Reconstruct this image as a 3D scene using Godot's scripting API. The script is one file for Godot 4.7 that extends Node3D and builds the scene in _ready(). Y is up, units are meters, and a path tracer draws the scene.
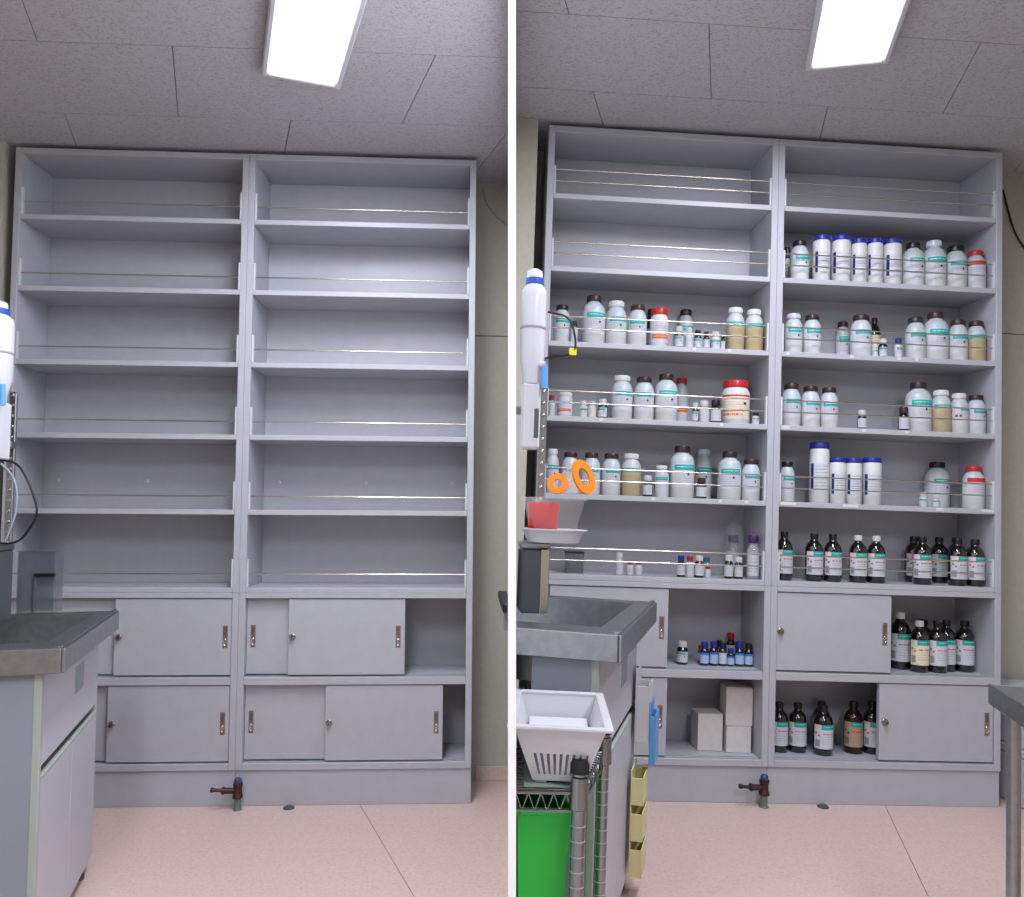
extends Node3D
# Two small store rooms with the same wall cabinet, one empty and one stocked with reagent bottles, seen from the edge of the white board that parts them.

const EYE := Vector3(0, 1.105, 0)
const PITCH := 0.05336
const ROLL := 0.0205
const FOCAL := 820.0
const CEIL := 2.56
const DEEP := 0.24            # inside depth of the cabinets
const WALL_Z := -0.275        # wall behind the cabinets
const SLOPE := [0.308, -0.318]   # the long axis of each room (counter, lamp, tile joints) is not square to the cabinet wall
const AXIS := [0.2986, -0.3082]
const BENCH := [0.241, -0.3265]
const LEVEL := {"top": 2.5394, "s1": 2.2751, "s2": 1.9929, "s3": 1.7054, "s4": 1.4207, "s5": 1.129, "s6": 0.8281, "o1t": 0.788, "o1b": 0.487, "o2b": 0.161, "bt": 0.1356}
const SIDE := 0.0253

var room: Array[Transform3D] = []
var board_normal: Vector3
var used := {}
var cache := {}
var M := {}
var rng := RandomNumberGenerator.new()


func _ready() -> void:
	rng.seed = 41
	var look := Basis(Vector3.RIGHT, PITCH) * Basis(Vector3.BACK, ROLL)
	var cam := Camera3D.new()
	cam.name = "camera"
	add_child(cam)
	cam.transform = Transform3D(look, EYE)
	cam.set_frustum(0.05 * 897.0 / FOCAL, Vector2(0, 0.05 * 20.0 / FOCAL), 0.05, 40.0)
	cam.current = true
	board_normal = look.x
	var env := Environment.new()
	env.background_mode = Environment.BG_COLOR
	env.background_color = Color(0.02, 0.02, 0.022)
	env.tonemap_mode = Environment.TONE_MAPPER_LINEAR
	env.tonemap_exposure = 1.0
	env.sdfgi_enabled = true
	env.ssao_enabled = true
	env.ssil_enabled = true
	var we := WorldEnvironment.new()
	we.name = "world_environment"
	we.environment = env
	add_child(we)
	room = [
		Transform3D(Basis(Vector3.UP, 0.05061) * Basis(Vector3.BACK, 0.01406), Vector3(-1.03126, -1.14020, -3.18400) + EYE),
		Transform3D(Basis(Vector3.UP, 0.05346) * Basis(Vector3.BACK, -0.01531), Vector3(0.97578, -1.06612, -3.11591) + EYE),
	]
	make_materials()
	shell(0)
	shell(1)
	divider()
	ceiling_lamp(0, Vector3(0.32, CEIL, 0.575), "bright ceiling lamp over the empty cabinet", 3.9)
	ceiling_lamp(0, Vector3(0.15, CEIL, 2.5), "second ceiling lamp along the room with the empty cabinet", 4.2)
	ceiling_lamp(1, Vector3(0.017, CEIL, 0.53), "bright ceiling lamp over the stocked bottle cabinet", 3.9)
	ceiling_lamp(1, Vector3(0.2, CEIL, 2.5), "second ceiling lamp along the room with the stocked cabinet", 4.2)
	for k in 2:
		upper_unit(k, 0)
		upper_unit(k, 1)
		lower_unit(k, 0)
		lower_unit(k, 1)
		base_valve(k)
		floor_cap(k)
		wall_cable(k)
	sink_bench(0)
	sink_bench(1)
	bottles()
	cartons()
	empty_room_things()
	stocked_room_things()


# ---------------------------------------------------------------- nodes

func numbered(called: String) -> String:
	if not used.has(called):
		used[called] = 0
		return called
	used[called] += 1
	return "%s_%03d" % [called, used[called]]


func tag(o: Node3D, label: String, category: String, group := "", kind := "") -> Node3D:
	o.set_meta("label", label)
	o.set_meta("category", category)
	if group:
		o.set_meta("group", group)
	if kind:
		o.set_meta("kind", kind)
	return o


func thing(called: String, label: String, category: String, k: int, at: Vector3, turn := 0.0, group := "", kind := "") -> Node3D:
	var o := Node3D.new()
	o.name = numbered(called)
	add_child(o)
	o.transform = room[k] * Transform3D(Basis(Vector3.UP, turn), at)
	return tag(o, label, category, group, kind)


func put(called: String, mesh: Mesh, mat: Material, parent: Node3D, at := Vector3.ZERO, turn := Basis.IDENTITY) -> MeshInstance3D:
	var o := MeshInstance3D.new()
	o.name = called
	o.mesh = mesh
	o.material_override = mat
	o.transform = Transform3D(turn, at)
	parent.add_child(o, true)
	return o


func board_x(k: int, y: float, z: float, gap := 0.0075) -> float:   # where, in a room, the parting board stands
	var t := room[k]
	return ((gap if k == 1 else -gap) - board_normal.dot(t * Vector3(0, y, z) - EYE)) / board_normal.dot(t.basis.x)


# ---------------------------------------------------------------- shapes

func quad(st: SurfaceTool, a: Vector3, b: Vector3, c: Vector3, d: Vector3) -> void:   # seen from its front: counter-clockwise a b c d
	var n := (b - a).cross(c - a).normalized()
	for v in [a, c, b, a, d, c]:
		st.set_normal(n)
		st.add_vertex(v)


func tri(st: SurfaceTool, a: Vector3, b: Vector3, c: Vector3) -> void:
	var n := (b - a).cross(c - a).normalized()
	for v in [a, c, b]:
		st.set_normal(n)
		st.add_vertex(v)


func start() -> SurfaceTool:
	var st := SurfaceTool.new()
	st.begin(Mesh.PRIMITIVE_TRIANGLES)
	return st


func slab(size: Vector3, c := 0.0015) -> Mesh:   # a box about its centre with chamfered edges
	var key := "slab%.4f,%.4f,%.4f,%.4f" % [size.x, size.y, size.z, c]
	if cache.has(key):
		return cache[key]
	var h := size / 2
	c = minf(c, minf(h.x, minf(h.y, h.z)) * 0.45)
	var st := start()
	for ax in 3:
		var u := (ax + 1) % 3
		var v := (ax + 2) % 3
		for s in [-1.0, 1.0]:
			var p := []
			for q in [[-1, -1], [1, -1], [1, 1], [-1, 1]]:
				var w := Vector3.ZERO
				w[ax] = s * h[ax]
				w[u] = q[0] * (h[u] - c)
				w[v] = q[1] * (h[v] - c)
				p.append(w)
			if s > 0:
				quad(st, p[0], p[1], p[2], p[3])
			else:
				quad(st, p[3], p[2], p[1], p[0])
			for t in [-1.0, 1.0]:      # the chamfer between +-ax and +-u
				var e := []
				for q in [-1, 1]:
					var w1 := Vector3.ZERO
					w1[ax] = s * h[ax]
					w1[u] = t * (h[u] - c)
					w1[v] = q * (h[v] - c)
					var w2 := Vector3.ZERO
					w2[ax] = s * (h[ax] - c)
					w2[u] = t * h[u]
					w2[v] = q * (h[v] - c)
					e.append([w1, w2])
				if s * t > 0:
					quad(st, e[0][0], e[0][1], e[1][1], e[1][0])
				else:
					quad(st, e[1][0], e[1][1], e[0][1], e[0][0])
	for sx in [-1.0, 1.0]:
		for sy in [-1.0, 1.0]:
			for sz in [-1.0, 1.0]:
				var a := Vector3(sx * h.x, sy * (h.y - c), sz * (h.z - c))
				var b := Vector3(sx * (h.x - c), sy * h.y, sz * (h.z - c))
				var d := Vector3(sx * (h.x - c), sy * (h.y - c), sz * h.z)
				if sx * sy * sz > 0:
					tri(st, a, b, d)
				else:
					tri(st, d, b, a)
	var m := st.commit()
	cache[key] = m
	return m


func prism(plan: PackedVector2Array, y0: float, y1: float) -> Mesh:   # plan in x, z
	if Geometry2D.is_polygon_clockwise(plan):
		plan.reverse()
	var st := start()
	var ids := Geometry2D.triangulate_polygon(plan)
	for i in range(0, ids.size(), 3):
		var p := [plan[ids[i]], plan[ids[i + 1]], plan[ids[i + 2]]]
		if (p[1] - p[0]).cross(p[2] - p[0]) > 0:
			p.reverse()
		tri(st, Vector3(p[0].x, y1, p[0].y), Vector3(p[1].x, y1, p[1].y), Vector3(p[2].x, y1, p[2].y))
		tri(st, Vector3(p[2].x, y0, p[2].y), Vector3(p[1].x, y0, p[1].y), Vector3(p[0].x, y0, p[0].y))
	for i in plan.size():
		var a := plan[i]
		var b := plan[(i + 1) % plan.size()]
		var n := Vector2(b.y - a.y, a.x - b.x)
		if n.dot(a - plan[(i + 2) % plan.size()]) >= 0:
			quad(st, Vector3(b.x, y0, b.y), Vector3(a.x, y0, a.y), Vector3(a.x, y1, a.y), Vector3(b.x, y1, b.y))
		else:
			quad(st, Vector3(a.x, y0, a.y), Vector3(b.x, y0, b.y), Vector3(b.x, y1, b.y), Vector3(a.x, y1, a.y))
	return st.commit()


func panel(outline: PackedVector2Array, z0: float, z1: float) -> Mesh:   # outline in x, y, thick along z
	var m := prism(outline, 0, 1)
	var arr := m.surface_get_arrays(0)
	var vs: PackedVector3Array = arr[Mesh.ARRAY_VERTEX]
	var st := start()
	for i in range(0, vs.size(), 3):
		var p := []
		for j in 3:
			var v := vs[i + j]
			p.append(Vector3(v.x, v.z, z0 + (z1 - z0) * v.y))
		var n: Vector3 = (p[1] - p[0]).cross(p[2] - p[0]).normalized()
		for j in [0, 2, 1]:
			st.set_normal(n)
			st.add_vertex(p[j])
	return st.commit()


func lathe(profile: Array, seg := 24, a0 := 0.0, a1 := TAU) -> Mesh:   # profile of Vector2(radius, height), bottom to top
	var st := start()
	var ns := []
	for i in profile.size() - 1:
		var d: Vector2 = profile[i + 1] - profile[i]
		ns.append(Vector2(d.y, -d.x).normalized())
	for i in profile.size() - 1:
		var n0: Vector2 = ns[i]
		var n1: Vector2 = ns[i]
		if i > 0 and ns[i - 1].dot(ns[i]) > 0.6:
			n0 = (ns[i - 1] + ns[i]).normalized()
		if i < ns.size() - 1 and ns[i + 1].dot(ns[i]) > 0.6:
			n1 = (ns[i + 1] + ns[i]).normalized()
		var p: Vector2 = profile[i]
		var q: Vector2 = profile[i + 1]
		for s in seg:
			var t0 := a0 + (a1 - a0) * s / seg
			var t1 := a0 + (a1 - a0) * (s + 1) / seg
			var c0 := Vector2(sin(t0), cos(t0))
			var c1 := Vector2(sin(t1), cos(t1))
			var v := [[p, n0, c0], [p, n0, c1], [q, n1, c1], [q, n1, c0]]
			for j in [0, 2, 1, 0, 3, 2]:
				var e: Array = v[j]
				st.set_normal(Vector3(e[2].x * e[1].x, e[1].y, e[2].y * e[1].x))
				st.add_vertex(Vector3(e[2].x * e[0].x, e[0].y, e[2].y * e[0].x))
	return st.commit()


func wrap_label(r: float, y0: float, y1: float, half: float, seg := 14) -> Mesh:   # paper stuck round the front of a bottle
	var st := start()
	for s in seg:
		var t := [-half + 2 * half * s / seg, -half + 2 * half * (s + 1) / seg]
		var v := []
		for e in [[0, 0], [1, 0], [1, 1], [0, 1]]:
			var a: float = t[e[0]]
			v.append([Vector3(sin(a) * r, y0 if e[1] == 0 else y1, cos(a) * r), Vector3(sin(a), 0, cos(a)), Vector2((s + e[0]) / float(seg), 1.0 - e[1])])
		for j in [0, 2, 1, 0, 3, 2]:
			st.set_normal(v[j][1])
			st.set_uv(v[j][2])
			st.add_vertex(v[j][0])
	return st.commit()


func tube(path: Array, r: float, seg := 8) -> Mesh:
	var st := start()
	var rings := []
	var side := Vector3.ZERO
	for i in path.size():
		var d: Vector3 = (path[mini(i + 1, path.size() - 1)] - path[maxi(i - 1, 0)]).normalized()
		if side == Vector3.ZERO:
			side = d.cross(Vector3.UP if absf(d.y) < 0.9 else Vector3.RIGHT).normalized()
		side = (side - d * side.dot(d)).normalized()
		var up := d.cross(side)
		var ring := []
		for s in seg:
			var a := TAU * s / seg
			ring.append([path[i] + (side * cos(a) + up * sin(a)) * r, side * cos(a) + up * sin(a)])
		rings.append(ring)
	for i in rings.size() - 1:
		for s in seg:
			var t := (s + 1) % seg
			var v := [rings[i][s], rings[i][t], rings[i + 1][t], rings[i + 1][s]]
			for j in [0, 2, 1, 0, 3, 2]:
				st.set_normal(v[j][1])
				st.add_vertex(v[j][0])
	for e in [0, rings.size() - 1]:
		for s in range(1, seg - 1):
			if e == 0:
				tri(st, rings[e][0][0], rings[e][s + 1][0], rings[e][s][0])
			else:
				tri(st, rings[e][0][0], rings[e][s][0], rings[e][s + 1][0])
	return st.commit()


func rod(a: Vector3, b: Vector3, r: float, seg := 10) -> Mesh:
	return tube([a, b], r, seg)


func curve(points: Array, n := 24) -> Array:   # a smooth path through points
	var c := Curve3D.new()
	for i in points.size():
		var d: Vector3 = (points[mini(i + 1, points.size() - 1)] - points[maxi(i - 1, 0)]) / 6.0
		c.add_point(points[i], -d, d)
	var out := []
	for i in n + 1:
		out.append(c.sample_baked(c.get_baked_length() * i / n, true))
	return out


# ---------------------------------------------------------------- materials

func mat(c: Color, rough := 0.6, metal := 0.0) -> StandardMaterial3D:
	var m := StandardMaterial3D.new()
	m.albedo_color = c
	m.roughness = rough
	m.metallic = metal
	return m


func noise_tex(freq: float, low: Color, high: Color, size := 512, kind := FastNoiseLite.TYPE_SIMPLEX_SMOOTH, octaves := 4, s := 7) -> NoiseTexture2D:
	var n := FastNoiseLite.new()
	n.seed = s
	n.noise_type = kind
	n.frequency = freq
	n.fractal_octaves = octaves
	var t := NoiseTexture2D.new()
	t.width = size
	t.height = size
	t.seamless = true
	t.noise = n
	var g := Gradient.new()
	g.set_color(0, low)
	g.set_color(1, high)
	t.color_ramp = g
	return t


func triplanar(m: StandardMaterial3D, t: Texture2D, scale: float) -> StandardMaterial3D:
	m.albedo_texture = t
	m.uv1_triplanar = true
	m.uv1_scale = Vector3.ONE * scale
	return m


func fissured() -> ImageTexture:   # mineral-fibre ceiling board: short worm marks and pin holes
	var im := Image.create(1024, 1024, false, Image.FORMAT_RGB8)
	im.fill(Color(1, 1, 1))
	var r := RandomNumberGenerator.new()
	r.seed = 5
	for i in 9000:
		var g := r.randf_range(0.9, 1.0)
		im.fill_rect(Rect2i(r.randi() % 1024, r.randi() % 1024, r.randi_range(2, 9), r.randi_range(2, 7)), Color(g, g * 0.99, g * 0.985))
	for i in 2600:
		var g := r.randf_range(0.74, 0.88)
		var p := Vector2(r.randi() % 1024, r.randi() % 1024)
		var a := r.randf_range(-0.5, 0.5)
		for j in r.randi_range(3, 13):
			im.fill_rect(Rect2i(int(p.x) % 1024, int(p.y) % 1024, r.randi_range(2, 3), r.randi_range(1, 3)), Color(g, g * 0.965, g * 0.94))
			a += r.randf_range(-0.5, 0.5)
			p += Vector2(cos(a), sin(a)) * 2.0
			p = Vector2(fposmod(p.x, 1024), fposmod(p.y, 1024))
	return ImageTexture.create_from_image(im)


func speckled() -> ImageTexture:   # pink sheet vinyl with small chips of a paler and a browner pink
	var im := Image.create(1024, 1024, false, Image.FORMAT_RGB8)
	im.fill(Color(0.97, 0.955, 0.95))
	var r := RandomNumberGenerator.new()
	r.seed = 9
	for i in 14000:
		var c: Color = [Color(1, 0.99, 0.96), Color(0.94, 0.90, 0.89), Color(0.97, 0.94, 0.93), Color(0.99, 0.97, 0.93)][r.randi() % 4]
		im.fill_rect(Rect2i(r.randi() % 1024, r.randi() % 1024, r.randi_range(3, 12), r.randi_range(3, 12)), c)
	for i in 500:
		im.fill_rect(Rect2i(r.randi() % 1024, r.randi() % 1024, r.randi_range(2, 6), r.randi_range(2, 4)), Color(0.88, 0.82, 0.8))
	return ImageTexture.create_from_image(im)


func print_lines(im: Image, r: RandomNumberGenerator, x0: int, x1: int, y: int, c: Color, h := 2) -> void:
	var x := x0
	while x < x1:
		var w := mini(r.randi_range(2, 9), x1 - x)
		im.fill_rect(Rect2i(x, y, w, h), c)
		x += w + r.randi_range(1, 4)


func label_paper(style: String) -> StandardMaterial3D:
	if M.has("label_" + style):
		return M["label_" + style]
	var teal := Color(0.10, 0.62, 0.60)
	var grey := Color(0.5, 0.51, 0.55)
	var red := Color(0.72, 0.2, 0.24)
	var im := Image.create(128, 128, false, Image.FORMAT_RGB8)
	var paper := Color(0.77, 0.78, 0.81)
	if style in ["ambercream", "yellow"]:
		paper = Color(0.87, 0.83, 0.7)
	elif style == "amberpale":
		paper = Color(0.66, 0.58, 0.45)
	elif style == "amberblue":
		paper = Color(0.62, 0.74, 0.86)
	im.fill(paper)
	var r := RandomNumberGenerator.new()
	r.seed = hash(style)
	match style:
		"teal", "amberteal", "greenlow":
			im.fill_rect(Rect2i(22 if style == "teal" else 0, 6, 106, 30), teal)
			print_lines(im, r, 34, 116, 16, Color(0.8, 0.9, 0.9), 4)
			for i in 6:
				print_lines(im, r, 26, 120 - 8 * (i % 3), 46 + i * 11, grey)
			im.fill_rect(Rect2i(84, 52, 10, 12), Color(0.15, 0.15, 0.17))
		"tealband":
			im.fill(teal)
			print_lines(im, r, 20, 100, 50, Color(0.8, 0.9, 0.9), 16)
		"blue":
			im.fill_rect(Rect2i(6, 4, 20, 120), Color(0.10, 0.13, 0.36))
			for i in 7:
				print_lines(im, r, 36, 118 - 10 * (i % 2), 14 + i * 15, grey, 3)
		"orange":
			im.fill_rect(Rect2i(10, 78, 108, 26), Color(0.88, 0.36, 0.12))
			print_lines(im, r, 18, 108, 88, Color(0.95, 0.8, 0.6), 5)
			for i in 4:
				print_lines(im, r, 14, 112, 14 + i * 14, grey)
		"orangewide":
			im.fill(Color(0.86, 0.82, 0.74))
			im.fill_rect(Rect2i(0, 0, 128, 10), Color(0.75, 0.16, 0.16))
			print_lines(im, r, 16, 100, 78, Color(0.86, 0.3, 0.12), 12)
			print_lines(im, r, 16, 92, 98, Color(0.86, 0.3, 0.12), 12)
			for i in 3:
				print_lines(im, r, 14, 112, 24 + i * 14, grey)
			im.fill_rect(Rect2i(96, 40, 12, 12), Color(0.1, 0.1, 0.12))
		"redband":
			im.fill_rect(Rect2i(0, 0, 128, 26), Color(0.74, 0.16, 0.17))
			for i in 5:
				print_lines(im, r, 14, 112, 38 + i * 14, grey)
		"reddot":
			for i in 4:
				print_lines(im, r, 14, 112, 20 + i * 24, grey)
			im.fill_rect(Rect2i(18, 54, 18, 16), Color(0.74, 0.14, 0.17))
			im.fill_rect(Rect2i(44, 54, 18, 16), Color(0.74, 0.14, 0.17))
			im.fill_rect(Rect2i(52, 4, 70, 22), teal)
		"amber", "ambercream", "amberpale":
			im.fill_rect(Rect2i(0, 0, 40, 24), Color(0.86, 0.74, 0.76) if style == "amber" else paper)
			im.fill_rect(Rect2i(42, 0, 86, 26), teal)
			print_lines(im, r, 54, 116, 8, Color(0.75, 0.88, 0.88), 3)
			print_lines(im, r, 50, 116, 46, red, 6)
			for i in 4:
				print_lines(im, r, 50, 118, 62 + i * 12, grey)
			for i in 9:
				im.fill_rect(Rect2i(8 + i * 3, 80, 1 + i % 2, 36), Color(0.2, 0.2, 0.24))
			im.fill_rect(Rect2i(8, 40, 10, 10), red if style != "amberpale" else Color(0.3, 0.1, 0.1))
			im.fill_rect(Rect2i(24, 52, 10, 10), red if style != "amberpale" else Color(0.3, 0.1, 0.1))
		_:
			for i in 6:
				print_lines(im, r, 14, 116, 14 + i * 18, grey, 3)
			if style in ["amberblue"]:
				im.fill_rect(Rect2i(0, 0, 128, 26), Color(0.2, 0.42, 0.74))
	var m := mat(Color.WHITE, 0.55)
	m.albedo_texture = ImageTexture.create_from_image(im)
	M["label_" + style] = m
	return m


func make_materials() -> void:
	M.laminate = triplanar(mat(Color(0.675, 0.68, 0.71), 0.42), noise_tex(0.02, Color(0.97, 0.97, 0.97), Color(1, 1, 1)), 1.3)
	M.bracket = mat(Color(0.76, 0.77, 0.79), 0.4)
	M.track = mat(Color(0.62, 0.62, 0.66), 0.4)
	M.ceiling = triplanar(mat(Color(0.69, 0.685, 0.705), 0.95), fissured(), 1.6)
	M.slab = mat(Color(0.5, 0.5, 0.5), 0.95)
	M.wall = triplanar(mat(Color(0.71, 0.70, 0.65), 0.85), noise_tex(0.05, Color(0.96, 0.96, 0.955), Color(1, 1, 1)), 1.0)
	M.floor = triplanar(mat(Color(0.81, 0.73, 0.70), 0.45), speckled(), 1.4)
	M.seam = mat(Color(0.48, 0.4, 0.38), 0.7)
	M.divider = mat(Color(0.97, 0.97, 0.97), 0.7)
	M.chrome = mat(Color(0.80, 0.77, 0.72), 0.27, 1.0)
	M.rack = mat(Color(0.56, 0.57, 0.58), 0.24, 1.0)
	M.steel = triplanar(mat(Color(0.66, 0.67, 0.68), 0.34, 1.0), noise_tex(0.03, Color(0.9, 0.9, 0.9), Color(1, 1, 1)), 2.0)
	M.dark_steel = mat(Color(0.33, 0.34, 0.36), 0.45, 0.35)
	M.bronze = mat(Color(0.30, 0.21, 0.19), 0.45, 0.7)
	M.plate = mat(Color(0.52, 0.45, 0.44), 0.4, 0.5)
	M.pull_rim = mat(Color(0.44, 0.34, 0.32), 0.45, 0.3)
	M.lock = mat(Color(0.6, 0.58, 0.55), 0.25, 1.0)
	M.white = mat(Color(0.76, 0.76, 0.78), 0.5)
	M.white_gloss = mat(Color(0.78, 0.78, 0.8), 0.22)
	M.bench_white = mat(Color(0.70, 0.70, 0.74), 0.35)
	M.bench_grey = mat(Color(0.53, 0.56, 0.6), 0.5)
	M.bench_edge = mat(Color(0.63, 0.66, 0.63), 0.5)
	M.black = mat(Color(0.05, 0.05, 0.055), 0.5)
	M.rubber = mat(Color(0.07, 0.08, 0.08), 0.7)
	M.screw = mat(Color(0.76, 0.77, 0.8), 0.5)
	M.milky = mat(Color(0.70, 0.73, 0.75), 0.38)
	M.milky.subsurf_scatter_enabled = true
	M.milky.subsurf_scatter_strength = 0.25
	M.powder = mat(Color(0.79, 0.79, 0.79), 0.42)
	M.cream = mat(Color(0.70, 0.64, 0.50), 0.42)
	M.amber = mat(Color(0.055, 0.035, 0.03), 0.08)
	M.amber.clearcoat_enabled = true
	M.amber.clearcoat = 1.0
	M.amber.clearcoat_roughness = 0.03
	M.pale_amber = mat(Color(0.17, 0.085, 0.05), 0.08)
	M.vial_white = mat(Color(0.76, 0.76, 0.77), 0.4)
	M.glass = mat(Color(0.86, 0.9, 0.94, 0.22), 0.05)
	M.glass.transparency = BaseMaterial3D.TRANSPARENCY_ALPHA
	M.smoke = mat(Color(0.42, 0.44, 0.47, 0.4), 0.1)
	M.smoke.transparency = BaseMaterial3D.TRANSPARENCY_ALPHA
	M.tub = mat(Color(0.84, 0.84, 0.86, 0.16), 0.3)
	M.tub.transparency = BaseMaterial3D.TRANSPARENCY_ALPHA
	M.film = mat(Color(0.9, 0.92, 0.95, 0.12), 0.12)
	M.film.transparency = BaseMaterial3D.TRANSPARENCY_ALPHA
	M.cap_brown = mat(Color(0.20, 0.11, 0.12), 0.4)
	M.cap_black = mat(Color(0.06, 0.055, 0.06), 0.4)
	M.cap_white = mat(Color(0.78, 0.78, 0.78), 0.4)
	M.cap_red = mat(Color(0.68, 0.13, 0.12), 0.4)
	M.cap_blue = mat(Color(0.10, 0.16, 0.52), 0.4)
	M.cap_navy = mat(Color(0.07, 0.09, 0.24), 0.4)
	M.cap_purple = mat(Color(0.25, 0.09, 0.32), 0.4)
	M.cap_teal = mat(Color(0.1, 0.45, 0.5), 0.4)
	M.cap_clear = mat(Color(0.72, 0.76, 0.78), 0.25)
	M.blue = mat(Color(0.12, 0.3, 0.66), 0.4)
	M.pale_blue = mat(Color(0.36, 0.6, 0.84), 0.4)
	M.orange = mat(Color(0.95, 0.5, 0.05), 0.45)
	M.red = mat(Color(0.82, 0.1, 0.09), 0.4)
	M.green = mat(Color(0.11, 0.74, 0.24), 0.4)
	M.yellow = mat(Color(0.82, 0.79, 0.57), 0.5)
	M.bright_yellow = mat(Color(0.9, 0.8, 0.1), 0.5)
	M.carton = triplanar(mat(Color(0.82, 0.80, 0.79), 0.8), noise_tex(0.03, Color(0.96, 0.95, 0.95), Color(1, 1, 1)), 2.0)
	M.foam = mat(Color(0.74, 0.74, 0.76), 0.8)
	M.tag = mat(Color(0.8, 0.8, 0.8), 0.7)
	M.ink = mat(Color(0.25, 0.25, 0.28), 0.7)
	M.glow = mat(Color(0.95, 0.95, 1.0), 0.4)
	M.glow.emission_enabled = true
	M.glow.emission = Color(0.92, 0.94, 1.0)
	M.glow.emission_energy_multiplier = 6.0


# ---------------------------------------------------------------- the two rooms

func plan(k: int, y: float, gap := 0.0075) -> PackedVector2Array:
	var far := 5.2
	var a := Vector2(board_x(k, y, WALL_Z, gap), WALL_Z)
	var b := Vector2(board_x(k, y, far, gap), far)
	if k == 0:
		return PackedVector2Array([Vector2(-1.6, WALL_Z), a, b, Vector2(-1.6, far)])
	return PackedVector2Array([a, Vector2(1.5, WALL_Z), Vector2(1.5, far), b])


func grown(p: PackedVector2Array, by: float) -> PackedVector2Array:
	return Geometry2D.offset_polygon(p, by, Geometry2D.JOIN_MITER)[0]


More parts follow.
